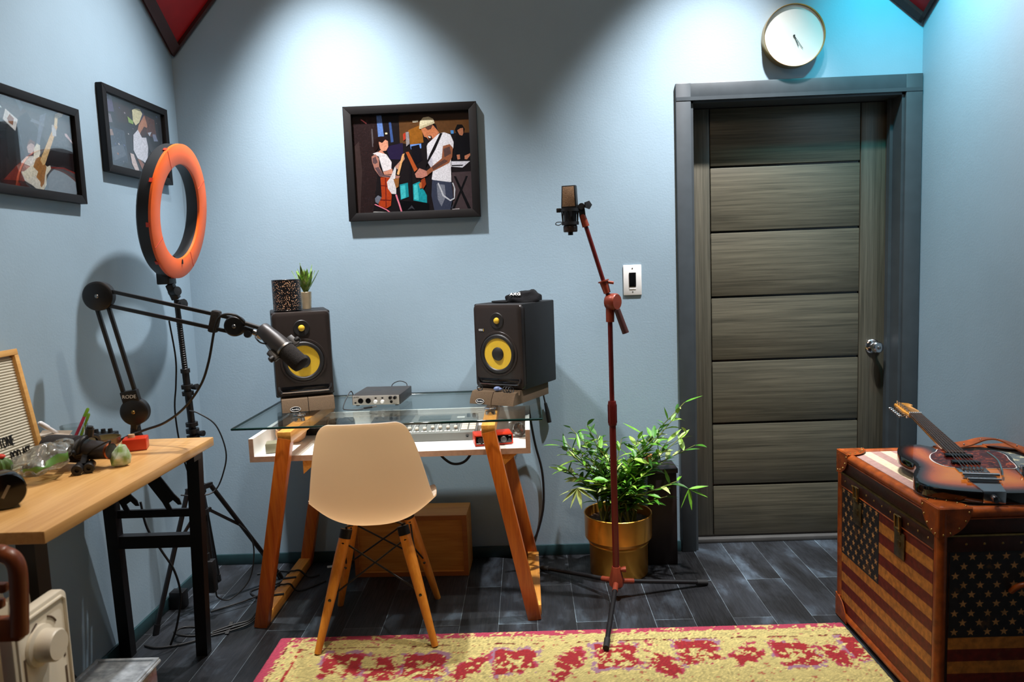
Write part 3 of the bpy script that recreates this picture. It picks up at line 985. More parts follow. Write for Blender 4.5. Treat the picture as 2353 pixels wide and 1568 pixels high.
bag.grid(bagf, 44, 26, close_u=True)
bg = tag(bag.build('plastic_bag', glass_mat('clear crumpled film', (222, 226, 220), 1.6, .12, .22, (222, 220, 208))), 'crumpled clear plastic bag lying beside the cactus on the table', 'bag')
one('green_stripe', plain('green plastic print', (96, 140, 70), .35), lambda b: b.grid(lambda u, v: bagf(.97 + u * .06, .12 + v * .74) + V(.0012, -.0012, .0018), 6, 20), bg)


# ---- studio microphone lying on the table
def mic_profile_body():
    return [(0, 0), (.022, 0), (.0245, .004), (.026, .03), (.029, .06), (.0305, .088), (.0305, .112), (0, .112)]


def broadcast_mic(label, tip_back, d, up, windlen=.085, windr=.033, knobs=True, grp=None):
    """cylindrical podcast microphone: body from tip_back along d, foam windscreen at the far end, yoke around the waist"""
    M = axis_frame(tip_back, d, up)
    r = thing('broadcast_microphone', label, 'microphone', M=M, group='black podcast microphones')
    one('body', plain('satin dark grey', (52, 47, 46), .38, var=.1), lambda b: b.lathe(mic_profile_body(), n=36), r, True)
    one('windscreen', M_foamblk, lambda b: b.lathe([(0, .112), (.030, .112), (windr, .118), (windr, .112 + windlen * .8), (windr * .93, .112 + windlen * .95), (windr * .7, .112 + windlen), (0, .112 + windlen)], n=36), r, True)
    one('trim_ring', M_steel, lambda b: b.lathe([(.0306, .106), (.0325, .107), (.0325, .113), (.0306, .114)], n=36, closed=True), r, True)
    y = one('yoke', M_black, lambda b: (
        b.bar((.040, 0, .082), (.040, 0, .122), .022, .012, up=(0, 1, 0), bev=.002),
        b.bar((-.040, 0, .082), (-.040, 0, .122), .022, .012, up=(0, 1, 0), bev=.002),
        b.tube([(.040, 0, .085), (.038, .018, .08), (.026, .036, .076), (0, .044, .075), (-.026, .036, .076), (-.038, .018, .08), (-.040, 0, .085)], .007, n=8, sub=3)), r, True)
    for s in (-1, 1):
        one('yoke_knob', M_black, lambda b, s=s: b.lathe([(0, .044), (.009, .044), (.010, .047), (.010, .058), (.008, .060), (0, .060)], TR((0, 0, .108)) @ Matrix.Rotation(s * PI / 2, 4, 'Y'), 20), y, True)
    one('mount_nut', M_black, lambda b: (b.cyl((0, .042, .076), (0, .066, .070), .012, n=20), b.cyl((0, .066, .070), (0, .072, .069), .009, n=20)), y, True)
    one('mic_lead', M_cable, lambda b: b.tube([(.0, .020, .004), (.012, .034, -.012), (.026, .03, -.004), (.034, .012, .03), (.030, -.004, .055)], .0026, n=8, sub=5), r, True)
    return r


m1 = V(-1.250, 2.135, TZ + .052)
d1 = V(-.245, .062, .004)
mic1 = broadcast_mic('black podcast microphone lying on the table with its fat foam end towards the letter board', m1, d1, (0, 0, 1), .125, .041)
one('copper_ring', plain('copper', (150, 84, 54), .3, .9), lambda b: b.lathe([(.0225, -.001), (.0252, .0015), (.0252, .006), (.0225, .007)], n=32, closed=True), mic1, True)
mm = axis_frame(m1, d1, (0, 0, 1))


def mm_stand(b):
    for dx in (0, .030):
        p = V(-1.322 + dx * .75, 2.086 + dx * .66, TZ + .0155)
        q = V(.40, -.92, 0).normalized()
        b.cyl(p - q * .03, p + q * .022, .0125, n=20)
        b.lathe([(0.006, 0), (.0152, 0), (.0152, .010), (.013, .012), (.006, .012)], axis_frame(p + q * .018, q), 20, closed=True)
    b.bar((-1.318, 2.105, TZ + .02), (-1.325, 2.14, TZ + .05), .016, .016)


one('mounting_clamp', M_black, mm_stand, mic1)

# ---- green stone
st = MB()
random.seed(11)
tb = bmesh.new()
bmesh.ops.create_icosphere(tb, subdivisions=2, radius=1.0)
for v in tb.verts:
    n_ = v.co.normalized()
    k = 1 + .42 * noise.noise(n_ * 1.5 + V(3, 1, 0)) + .22 * noise.noise(n_ * 4.1 + V(1, 5, 2))
    v.co = V(n_.x * .031 * k, n_.y * .028 * k, max(-.027, n_.z * .034 * k))
    v.co = v.co + V(-1.236, 2.157, TZ + .0282)
st.merge(tb, sm=False)
m_st, nt, b_ = new_mat('green fluorite')
vv = coords(nt)
nn = N(nt, 'ShaderNodeTexNoise', Scale=38.0, Detail=5.0)
nt.links.new(vv, nn.inputs['Vector'])
nt.links.new(ramp(nt, nn.outputs['Fac'], [(.35, lin((132, 158, 84))), (.55, lin((190, 204, 176))), (.7, lin((226, 230, 218)))]), b_.inputs['Base Color'])
b_.inputs['Roughness'].default_value = .22
b_.inputs['Subsurface Weight'].default_value = .2
b_.inputs['Subsurface Radius'].default_value = (.01, .01, .006)
tag(st.build('green_stone', m_st), 'rough pale green and white crystal stone beside the lying microphone', 'stone')

# ---- tin, pedal, black box, glass of pens
tp = (-1.372, 2.315, TZ)
tin = thing('candle_tin', 'round shallow grey metal tin between the lying microphone and the red box', 'tin', tp)
one('tin_body', plain('grey tin', (120, 108, 92), .35, .7), lambda b: b.lathe([(0, .001), (.044, .001), (.046, .004), (.046, .048), (.0475, .051), (.0475, .055), (.0445, .055), (.044, .006), (0, .006)], TR(tp), 40), tin)
one('wax', plain('pale wax', (196, 182, 120), .5), lambda b: b.cyl((tp[0], tp[1], TZ + .0065), (tp[0], tp[1], TZ + .038), .0435, n=36), tin)
one('paper_label', plain('orange and white label', (226, 190, 140), .6, var=.4, nscale=40), lambda b: b.lathe([(.0462, .006), (.0468, .006), (.0468, .034), (.0462, .034)], TR(tp), 40, closed=True), tin)

pr = (-1.300, 2.365, TZ)
ped = thing('effects_box', 'small orange red metal box with a knob near the far table corner', 'box', pr, .35)
M_orange = plain('orange red enamel', (196, 52, 20), .35, var=.1)
one('case', M_orange, lambda b: b.box((0, 0, .0205), (.072, .062, .039), bev=.004), ped, True)
one('base_plate', plain('dark red base', (120, 30, 14), .4), lambda b: b.box((0, 0, .002), (.070, .060, .004)), ped, True)
one('knob', plain('tan knob', (190, 150, 110), .4), lambda b: b.lathe([(0, .0402), (.011, .0402), (.010, .050), (0, .051)], TR((-.012, .006, 0)), 20), ped, True)

bb = (-1.47, 2.455, TZ)
blk = thing('mixer_box', 'small flat black box with knobs at the wall end of the table', 'box', bb, .1)
one('case', M_black, lambda b: b.box((0, 0, .02), (.10, .06, .038), bev=.003), blk, True)
for i in range(4):
    one('knob', M_rubber, lambda b, i=i: b.lathe([(0, .039), (.008, .039), (.007, .053), (0, .053)], TR((-.034 + i * .023, 0, 0)), 16), blk, True)

gp = (-1.487, 2.345, TZ)
tum = thing('glass_tumbler', 'clear ribbed glass tumbler holding pens behind the lying microphone', 'glass', gp)
M_tum = glass_mat('tumbler glass', (244, 246, 245), .5, ior=1.35)
one('tumbler_wall', M_tum, lambda b: b.lathe([(0, .001), (.034, .001), (.038, .006), (.0415, .092), (.0395, .092), (.036, .010), (0, .010)], TR(gp), 32), tum)


def pen(nm, label, p0, p1, r, mats, cap):
    p0, p1 = V(p0), V(p1)
    d = (p1 - p0).normalized()
    L = (p1 - p0).length
    o = thing(nm, label, 'pen', p0, 0, 'pens standing in the glass')
    Mx = axis_frame(p0, d)
    one('barrel', mats[0], lambda b: b.lathe([(0, 0), (r * .4, .001), (r, .014), (r, L * .8), (0, L * .8)], Mx, 14), o)
    one('cap', mats[1], lambda b: b.lathe([(0, L * .8), (r * cap, L * .8), (r * cap, L * .97), (r * .6, L), (0, L)], Mx, 14), o)
    return o


M_pink = plain('pink plastic', (206, 60, 100), .35)
M_lime = plain('lime plastic', (126, 176, 50), .35)
pen('mechanical_pencil', 'pink mechanical pencil with a green end standing in the glass', (-1.500, 2.328, TZ + .012), (-1.440, 2.355, TZ + .145), .0048, (M_pink, M_lime), 1.1)
pen('pen', 'lime green pen leaning in the glass behind the pink pencil', (-1.488, 2.345, TZ + .012), (-1.449, 2.372, TZ + .124), .004, (M_lime, M_lime), 1.15)
pen('marker', 'white marker with a red band leaning out of the glass towards the letter board', (-1.478, 2.362, TZ + .012), (-1.520, 2.225, TZ + .128), .0062, (plain('white barrel', (226, 222, 220), .35), plain('white cap', (232, 230, 230), .35)), 1.25)
one_p = MB()
one_p.box((0, 0, 0), (.085, .05, .0012), M=TR((-1.503, 2.272, TZ + .081), .3, .2, .1))
one_p.box((0, 0, -.012), (.085, .05, .001), M=TR((-1.503, 2.272, TZ + .081), .36, .16, .12))
one_p.box((.0, .0, -.045), (.06, .04, .068), M=TR((-1.503, 2.272, TZ + .081), .3))
tag(one_p.build('paper_stack', plain('cream card', (206, 190, 172), .7)), 'loose stack of cream cards behind the lying microphone', 'paper')

# ================================================================== boom arm
j0 = V(-1.335, 2.445, .952)
j1 = V(-1.395, 2.400, 1.347)
j2 = V(-.962, 2.42, 1.231)
bp = V(-1.345, 2.455, TZ)
arm = thing('boom_arm', 'black jointed microphone boom arm clamped to the far end of the wooden table', 'boom arm', bp)


def base(b):
    b.lathe([(0, .001), (.030, .001), (.030, .010), (.024, .020), (.018, .034), (.016, .055), (0, .055)], TR(bp), 28)
    b.bar((bp.x, bp.y, TZ + .05), (j0.x, j0.y, j0.z), .022, .030, up=(0, 1, 0), bev=.004)
    b.box2((bp.x - .022, bp.y + .02, TZ - .06), (bp.x + .022, bp.y + .0565, TZ - .031))


one('clamp_base', M_black, base, arm)
side = V(.1, -1, 0).normalized()


def disc(b, c, r, t):
    b.lathe([(0, -t), (r * .86, -t), (r, -t + .005), (r, t - .005), (r * .86, t), (0, t)], axis_frame(c, side), 36)


def bolt(c, t):
    M = axis_frame(c + side * t, side)
    return lambda b: b.lathe([(0, 0), (.0065, 0), (.0065, .002), (.0045, .004), (0, .004)], M, 16)


k = one('base_joint', M_black, lambda b: disc(b, j0, .046, .017), arm)
one('bolt', M_brass, bolt(j0, .017), k)
k = one('elbow_joint', M_black, lambda b: disc(b, j1, .048, .017), arm)
one('bolt', M_steel, bolt(j1, .017), k)


def hd(b):
    disc(b, j2, .034, .016)
    b.bar(j2, j2 + V(.058, 0, -.022), .022, .026, up=(0, 1, 0), bev=.005)


k = one('head_joint', M_black, hd, arm)
one('bolt', M_steel, bolt(j2, .016), k)
for a, c, off in ((j0, j1, .019), (j1, j2, .024)):
    d = (c - a).normalized()
    pp = side.cross(d).normalized()
    for s in (-1, 1):
        one('arm_tube', M_black, lambda b, s=s: b.bar(a + d * .025 + pp * off * s, c - d * .020 + pp * off * s * .95, .012, .014, up=side, bev=.002), arm)
    if a is j0:
        one('brand_sleeve', M_black, lambda b: b.bar(a + d * .02, a + d * .075, .056, .024, up=side, bev=.004), arm)
        sl = arm.children[-1]
        Mt = frame(a + d * .052 + side * .0125, d.cross(side).normalized() * 1, d, side)
        Mt = frame(a + d * .050 + side * .0125, V(0, 0, 1).cross(side).normalized() * -1, V(0, 0, 1), side)
        add_text('lettering', 'RODE', .017, world_of(sl).inverted() @ frame(a + d * .054 + side * .0128, V(1, .1, 0).normalized(), V(0, 0, 1), side), M_lettw, sl)
hx = j2 + V(.058, 0, -.022)
md = V(.205, -.02, -.105).normalized()
one('swivel', M_steel, lambda b: (b.cyl(hx, hx + md * .022, .009, n=16), b.cyl(hx + md * .022, hx + md * .035, .014, n=8)), arm)
one('swivel_knob', M_black, lambda b: b.lathe([(0, 0), (.012, 0), (.012, .012), (0, .012)], axis_frame(hx + V(-.012, -.012, -.006), (0, -1, .1)), 12), arm)

mb = V(-.862, 2.385, 1.222)
mdir = V(.125, -.045, -.108)
mic2 = broadcast_mic('black podcast microphone with foam windscreen hanging on the boom arm before the left speaker', mb, mdir, (.3, .2, -.6), .078, .030)
one('support_tube', M_steel, lambda b: b.cyl(hx + md * .036, mb + mdir.normalized() * .075 + V(-.026, .02, -.026), .0085, n=14), arm)
cab = MB()
cab.tube([hx + V(-.02, -.01, .03), (-.945, 2.385, 1.268), (-.985, 2.375, 1.27), (-1.010, 2.375, 1.235), (-1.045, 2.385, 1.12), (-1.085, 2.40, 1.04), (-1.15, 2.41, .965), (-1.225, 2.42, .915), (-1.30, 2.435, .890), (-1.335, 2.410, .880), (-1.385, 2.40, .858), (-1.42, 2.42, .8455)], .0042, n=8, sub=7)
cab.tube([hx + V(-.02, -.01, .03), hx + V(.03, -.01, .012)], .0075, n=12)
mcab = tag(cab.build('microphone_cable', M_cable), 'black cable curving from the boom arm head down to the wooden table', 'cable')
one('velcro_strap', M_foamblk, lambda b: b.bar(j2 + (j1 - j2).normalized() * .055, j2 + (j1 - j2).normalized() * .082, .074, .034, up=side, bev=.006), arm)

# ================================================================== ring light on a tripod
RC = V(-1.326, 2.881, 1.649)
rn = V(1, .045, -.13).normalized()
RM = axis_frame(RC, rn)
ring = thing('ring_light', 'large orange and black ring light on a black tripod in the left corner', 'ring light', (-1.354, 2.945, 0))
M_ringo = plain('orange filter', (228, 92, 14), .42, var=.08, nscale=8)
m, nt, b_ = M_ringo, M_ringo.node_tree, M_ringo.node_tree.nodes['Principled BSDF']
b_.inputs['Subsurface Weight'].default_value = .0
one('housing', M_black, lambda b: b.lathe([(.187, -.052), (.249, -.052), (.254, -.046), (.2545, -.006), (.183, -.006), (.183, -.046)], RM, 80, closed=True), ring)
dif = one('diffuser', M_ringo, lambda b: b.lathe([(.181, -.0055), (.181, .003), (.184, .0045), (.254, .0045), (.257, .003), (.257, -.0055)], RM, 80, closed=True, sm=False), ring)
for a in range(4):
    ang = .6 + a * PI / 2
    one('filter_seam', M_orange, lambda b: b.bar(RM @ V(.184 * math.cos(ang), .184 * math.sin(ang), .0045), RM @ V(.255 * math.cos(ang), .255 * math.sin(ang), .0045), .0025, .0016, up=rn), dif)
for a in range(10):
    ang = .25 + a * 2 * PI / 10
    one('filter_clip', M_orange, lambda b: b.box((.2565, 0, -.008), (.005, .016, .012), M=RM @ Matrix.Rotation(ang, 4, 'Z')), dif)
bt = RM @ V(0, 0, 0)
lowp = RC + (V(0, 0, -1) + rn * V(0, 0, 1).dot(rn)).normalized() * .262
ptop = V(-1.377, 2.897, 1.303)


def mount(b):
    c = lowp - rn * .03
    b.box((c.x - .012, c.y, c.z + .004), (.05, .062, .05), bev=.004)
    b.bar(c + V(0, 0, -.02), ptop + V(0, 0, .01), .03, .03, up=(0, 1, 0), bev=.004)
    b.lathe([(0, -.020), (.018, -.018), (.020, 0), (.018, .018), (0, .020)], axis_frame(ptop + V(.0, -.01, .04), (.9, -.4, .1)), 14)
    b.lathe([(0, 0), (.010, 0), (.014, .012), (.020, .014), (.020, .026), (0, .028)], axis_frame(ptop + V(.012, -.008, -.012), (1, -.3, .1)), 9)


one('mount', M_black, mount, ring)
one('phone_clip', M_black, lambda b: (b.cyl(lowp + V(-.01, 0, .03), lowp + V(-.02, 0, .085), .008, n=12), b.cyl(lowp + V(-.02, 0, .085), lowp + V(-.02, 0, .091), .020, n=6), b.cyl(lowp + V(.01, .03, .06), lowp + V(.01, .03, .078), .006, n=10)), ring)
pb = V(-1.354, 2.945, .112)


def pt(z):
    t = (ptop.z - z) / (ptop.z - pb.z)
    return ptop + (pb - ptop) * t


def pole(b):
    b.cyl(pt(1.31), pt(.99), .0105, n=16)
    for i in range(24):
        b.torus(axis_frame(pt(1.24 - i * .009), pb - ptop), .0108, .0013, n=14, k=4)
    b.cyl(pt(1.02), pt(.70), .0135, n=16)
    b.cyl(pt(.76), pt(.09), .0175, n=18)


one('pole', M_blackmetal, pole, ring)
for z, r in ((1.025, .018), (.96, .0225), (.933, .0225), (.805, .0235), (.778, .0255), (.751, .0255), (.730, .0235)):
    one('pole_collar', M_black, lambda b: b.cyl(pt(z + .008), pt(z - .008), r, n=18), ring)
one('lock_knob', M_black, lambda b: b.lathe([(0, 0), (.007, 0), (.012, .02), (.012, .030), (0, .031)], axis_frame(pt(.955) + V(.019, 0, 0), (1, -.4, .2)), 10), ring)
one('lock_knob', M_black, lambda b: b.lathe([(0, 0), (.007, 0), (.012, .02), (.012, .030), (0, .031)], axis_frame(pt(.767) + V(.019, 0, 0), (1, -.3, 0)), 10), ring)
ct, cb_ = pt(.536), pt(.434)
feet = [V(-1.505, 2.755, .008), V(-1.172, 3.255, .008), V(-1.46, 3.25, .008)]
sp = one('leg_spreader', M_black, lambda b: (b.cyl(ct + V(0, 0, .015), ct - V(0, 0, .02), .024, n=16), b.cyl(cb_ + V(0, 0, .012), cb_ - V(0, 0, .012), .024, n=16)), ring)
for ft in feet:
    h = V(ft.x - ct.x, ft.y - ct.y, 0).normalized()

    def lg(b):
        a0 = ct + h * .05
        b.tube([a0, a0 + (ft - a0) * .96], .0096, n=10)
        mid = a0 + (ft - a0) * .42
        b.bar(cb_ + h * .03, mid, .006, .012)
        b.bar(ct + h * .015, ct + h * .058, .012, .02)
        b.bar(cb_ + h * .015, cb_ + h * .038, .012, .018)
        b.cyl(a0 + (ft - a0) * .94, ft - V(0, 0, .007), .012, n=10)
    one('leg', M_blackmetal, lg, ring)

pa = thing('power_adapter', 'black power adapter brick hanging from the ring light pole above the cables', 'adapter', (-1.330, 2.89, .11))
one('brick', M_black, lambda b: b.box((-1.334, 2.886, .179), (.052, .038, .134), bev=.004), pa)
one('plug', M_black, lambda b: (b.cyl((-1.339, 2.886, .246), (-1.339, 2.886, .275), .013, n=12), b.cyl((-1.339, 2.886, .275), (-1.341, 2.886, .316), .0075, n=10)), pa)


def cable(label, pts, r=.0035, sub=7, nm='cable', mat=None, cat='cable'):
    b = MB()
    b.tube(pts, r, n=8, sub=sub)
    return tag(b.build(nm, mat or M_cable), label, cat, 'loose black cords and cables')


cable('thin black cord hanging in a loop from the adapter beside the tripod', [(-1.318, 2.897, .110), (-1.314, 2.908, .075), (-1.277, 2.94, .053), (-1.212, 2.983, .112), (-1.19, 3.004, .22), (-1.20, 3.004, .30), (-1.234, 2.983, .359)], .003)
cable('black cord running down behind the ring light pole', [(-1.414, 2.897, 1.228), (-1.406, 2.908, 1.078), (-1.414, 2.908, .97), (-1.432, 2.918, .863), (-1.427, 2.93, .702), (-1.395, 2.934, .541), (-1.361, 2.913, .381), (-1.341, 2.886, .322)], .0034)
cable('black cord looping out to the right of the tripod pole', [(-1.36, 2.89, .865), (-1.32, 2.886, .853), (-1.261, 2.897, .80), (-1.234, 2.908, .692), (-1.25, 2.908, .606), (-1.288, 2.897, .531), (-1.341, 2.854, .525), (-1.406, 2.854, .531)], .003)
cable('thick black cord hanging under the wooden table towards the tripod foot', [(-1.41, 2.56, .60), (-1.40, 2.57, .50), (-1.37, 2.60, .40), (-1.345, 2.63, .31), (-1.345, 2.66, .20), (-1.37, 2.66, .08), (-1.40, 2.66, .006)], .0042)
# floor cables
b = MB()
b.box2((-1.55, 2.965, .001), (-1.49, 3.015, .075), bev=.004)
tag(b.build('power_adapter', M_black), 'small black box standing on the floor against the left wall under the table', 'adapter')
cable('black cable lying in loops on the floor between the tripod and the desk leg', [(-1.30, 3.30, .005), (-1.20, 3.33, .005), (-1.12, 3.29, .006), (-1.16, 3.20, .005), (-1.26, 3.12, .005), (-1.20, 3.05, .006), (-1.145, 3.065, .012), (-1.118, 3.075, .046), (-1.098, 3.08, .0475), (-1.072, 3.085, .046), (-1.04, 3.10, .008), (-.95, 3.2, .005)], .004)
cable('black cable lying straight on the floor behind the wooden table leg', [(-1.36, 2.93, .005), (-1.24, 3.02, .0095), (-1.165, 3.13, .0095), (-1.140, 3.19, .016), (-1.118, 3.21, .0475), (-1.098, 3.22, .049), (-1.072, 3.225, .0475), (-1.04, 3.24, .010), (-1.0, 3.27, .006)], .0042)


def coil(b):
    c = V(-1.352, 2.72, .008)
    P = []
    for i in range(60):
        a = i / 60 * 2 * PI * 3
        P.append(c + V(.055 * math.cos(a) * (1 + .1 * math.sin(i)), .035 * math.sin(a), .004 + .018 * abs(math.sin(a * .5)) + .004 * (i / 60)))
    P += [V(-1.27, 2.73, .01), V(-1.22, 2.755, .01), V(-1.18, 2.785, .012), V(-1.15, 2.82, .01), V(-1.145, 2.86, .006)]
    b.tube(P, .0038, n=8, sub=2)
    for k2 in range(3):
        dz = .005 * k2
        b.tube([V(-1.27, 2.722 + dz, .006 + dz), V(-1.205, 2.756 + dz * 1.3, .008 + dz * 1.6), V(-1.155, 2.79 + dz * 1.6, .012 + dz), V(-1.142 - dz, 2.84 + dz * 1.4, .008 + dz), V(-1.145 - dz, 2.90, .006 + dz * .6)], .0036, n=7, sub=4)
    b.tube([V(-1.27, 2.715, .006), V(-1.36, 2.66, .006), V(-1.44, 2.64, .006), V(-1.50, 2.66, .006)], .0042, n=8, sub=5)
    b.bar((-1.215, 2.735, .004), (-1.215, 2.79, .026), .014, .004)


tag(one('cable_bundle', M_cable, coil), 'black cable bundle coiled on the floor beside the tripod foot', 'cable')

# ================================================================== heater, bin, bag, wooden chair at the lower left
M_heat = plain('cream enamel', (236, 226, 204), .35, var=.04)
hx0, hy0, hy1, hz1 = -1.10, 1.455, 1.645, .69
heat = thing('oil_heater', 'cream finned radiator heater with a round knob under the near table end', 'heater', (-1.20, 1.55, 0))


def fin(b, x0, x1, slots):
    pts = []
    W, H = (hy1 - hy0) / 2, hz1
    r = .022
    for cx, cy, a0 in ((W - r, H - r, 0), (-W + r, H - r, PI / 2)):
        for i in range(7):
            a = a0 + i / 6 * PI / 2
            pts.append((cx + r * math.cos(a), cy + r * math.sin(a)))
    pts += [(-W, .055), (W, .055)]
    M = frame((x0, (hy0 + hy1) / 2, 0), (0, 1, 0), (0, 0, 1), (1, 0, 0))
    b.prism(pts, 0, x1 - x0, M=M, bev=.006)


one('control_panel', M_heat, lambda b: fin(b, hx0 - .03, hx0, 1), heat)
pnl = heat.children[-1]


def slots(b):
    for yy in (hy0 + .030, hy1 - .030):
        for z in (.565, .48, .395, .31):
            b.box((hx0 + .0004, yy, z), (.0012, .006, .062))
    for i in range(2):
        a0 = .5 + i * PI * .45
        P = [V(hx0 + .0006, (hy0 + hy1) / 2 + .052 * math.cos(a0 + t * .14), .605 + .052 * math.sin(a0 + t * .14)) for t in range(6)]
        b.tube(P, .0022, n=6)


one('vent_slot', plain('dark slot', (96, 78, 62), .7), slots, pnl)
one('raised_rim', M_heat, lambda b: b.tube([(hx0 + .001, hy1 - .014, .09), (hx0 + .001, hy1 - .014, hz1 - .024), (hx0 + .001, hy1 - .024, hz1 - .014), (hx0 + .001, hy0 + .024, hz1 - .014), (hx0 + .001, hy0 + .014, hz1 - .024), (hx0 + .001, hy0 + .014, .09)], .004, n=8), pnl)
one('thermostat_knob', M_heat, lambda b: b.lathe([(0, 0), (.046, 0), (.045, .006), (.036, .010), (.035, .040), (.032, .044), (0, .044)], axis_frame((hx0 + .001, (hy0 + hy1) / 2 - .015, .603), (1, 0, 0)), 36), pnl)
for i in range(4):
    one('fin', M_heat, lambda b, i=i: fin(b, hx0 - .105 - i * .062, hx0 - .085 - i * .062, 0), heat)
one('fin_pipe', M_heat, lambda b: (b.cyl((hx0 - .30, 1.55, .62), (hx0 - .025, 1.55, .62), .018), b.cyl((hx0 - .30, 1.55, .12), (hx0 - .025, 1.55, .12), .018)), heat)
one('foot_bar', M_black, lambda b: (b.box2((hx0 - .04, 1.44, .0), (hx0 - .01, 1.665, .056)), b.box2((hx0 - .31, 1.44, .0), (hx0 - .28, 1.665, .056))), heat)

M_bin = glass_mat('clear bin plastic', (215, 220, 224), 1.2, .12, .34, (206, 216, 224))
bx0, bx1, by0, by1, bh = -1.345, -1.145, 1.86, 2.115, .25
bin_ = thing('storage_bin', 'clear plastic storage bin with a lid on the floor beside the heater', 'bin', ((bx0 + bx1) / 2, (by0 + by1) / 2, 0))


def binb(b):
    t = .003
    for (a, c) in (((bx0 + .012, by0 + .012), (bx1 - .012, by0 + .012 + t)), ((bx0 + .012, by1 - .012 - t), (bx1 - .012, by1 - .012)), ((bx0 + .012, by0 + .015), (bx0 + .012 + t, by1 - .015)), ((bx1 - .012 - t, by0 + .015), (bx1 - .012, by1 - .015))):
        b.box2((a[0], a[1], .004), (c[0], c[1], bh - .013))
    b.box2((bx0 + .012, by0 + .012, .001), (bx1 - .012, by1 - .012, .004))


one('bin_body', M_bin, binb, bin_)


def lid(b):
    b.box2((bx0, by0, bh - .012), (bx1, by1, bh), bev=.005)
    for a, c in (((bx0 + .004, by0 + .004), (bx1 - .004, by0 + .016)), ((bx0 + .004, by1 - .016), (bx1 - .004, by1 - .004)), ((bx0 + .004, by0 + .016), (bx0 + .016, by1 - .016)), ((bx1 - .016, by0 + .016), (bx1 - .004, by1 - .016))):
        b.box2((a[0], a[1], bh - .001), (c[0], c[1], bh + .006), bev=.002)


one('lid', glass_mat('frosted lid', (205, 214, 222), 1.2, .2, .62, (222, 232, 240)), lid, bin_)
random.seed(5)
for i, (x, y, sx, sy, sz, c, lb_) in enumerate(((-1.285, 2.03, .06, .08, .13, (150, 150, 150), 'grey box inside the clear storage bin'), (-1.21, 2.03, .05, .09, .15, (60, 56, 60), 'dark box inside the clear storage bin'))):
    b = MB()
    b.box((x, y, .0052 + sz / 2), (sx, sy, sz), bev=.006)
    tag(b.build('small_box', plain('bin content', c, .6)), lb_, 'box')

b = MB()
R = []
for j in range(12):
    t = j / 11
    s = math.sqrt(max(0, 1 - (max(0, t - .35) / .65) ** 2.4)) * (1 if j < 11 else .02)
    R.append([V(-1.432 + .078 * s * math.copysign(abs(math.cos(a)) ** .7, math.cos(a)), 1.99 + .12 * s * math.copysign(abs(math.sin(a)) ** .7, math.sin(a)), .002 + .30 * t) for a in [2 * PI * i / 28 for i in range(28)]])
b.rings(R)
tag(b.build('backpack', plain('black nylon', (16, 15, 17), .75, bmp=.2)), 'rounded black bag on the floor between the heater and the clear bin', 'bag')

M_brown = wood('red brown chair wood', (96, 42, 14), (150, 74, 26), (20, 20, 2), .4, .25, .03)
wc = thing('wooden_chair', 'red brown wooden chair with a rounded frame at the lower left corner', 'chair', (-1.30, 1.42, 0))
yb = 1.415
bf = one('back_frame', M_brown, lambda b: (
    b.tube([(-1.052, yb, .690), (-1.042, yb, .80), (-1.045, yb, .842), (-1.065, yb, .858), (-1.11, yb, .863), (-1.42, yb, .865), (-1.47, yb, .858), (-1.487, yb, .84), (-1.49, yb, .80), (-1.49, yb, .690)], .017, n=12, sub=5),
    b.box2((-1.485, yb - .012, .678), (-1.045, yb + .012, .728), bev=.006)), wc)
for z in (.757, .790):
    one('back_slat', M_brown, lambda b: b.box2((-1.48, yb - .010, z - .010), (-1.058 - (.82 - z) * .3, yb + .008, z + .010), bev=.004), wc)
one('seat', M_brown, lambda b: b.box2((-1.49, 1.02, .43), (-1.17, 1.42, .455), bev=.01), wc)
for x, y in ((-1.47, 1.04), (-1.19, 1.04), (-1.47, 1.405), (-1.19, 1.405)):
    one('leg', M_brown, lambda b: b.bar((x, y, 0), (x, y, .43 if y < 1.2 else .69), .028, .028, bev=.004), wc)
# ================================================================== glass desk
M_bam = wood('bamboo', (178, 76, 12), (222, 122, 34), (40, 40, 2.2), .35, .25, .03)
M_bamy = wood('bamboo lengthwise', (206, 128, 44), (238, 172, 84), (40, 2.2, 40), .35, .25, .03)
GZ = .82
desk = thing('glass_desk', 'glass topped desk with slanted bamboo legs and a white tray', 'desk', (-.55, 3.08, 0))
M_deskglass = glass_mat('desk glass', (250, 253, 251), .45)
M_edge = plain('dark green glass edge', (14, 44, 38), .1, coat=.5)


def gtop(b):
    fs = b.box2((-1.136, 2.732, GZ - .009), (.047, 3.405, GZ), bev=.0025, seg=1)
    for f in fs:
        f.material_index = 0 if abs(f.normal.z) > .9 else 1
    b.bm.normal_update()
    for f in b.bm.faces:
        f.material_index = 0 if abs(f.normal.z) > .9 else 1


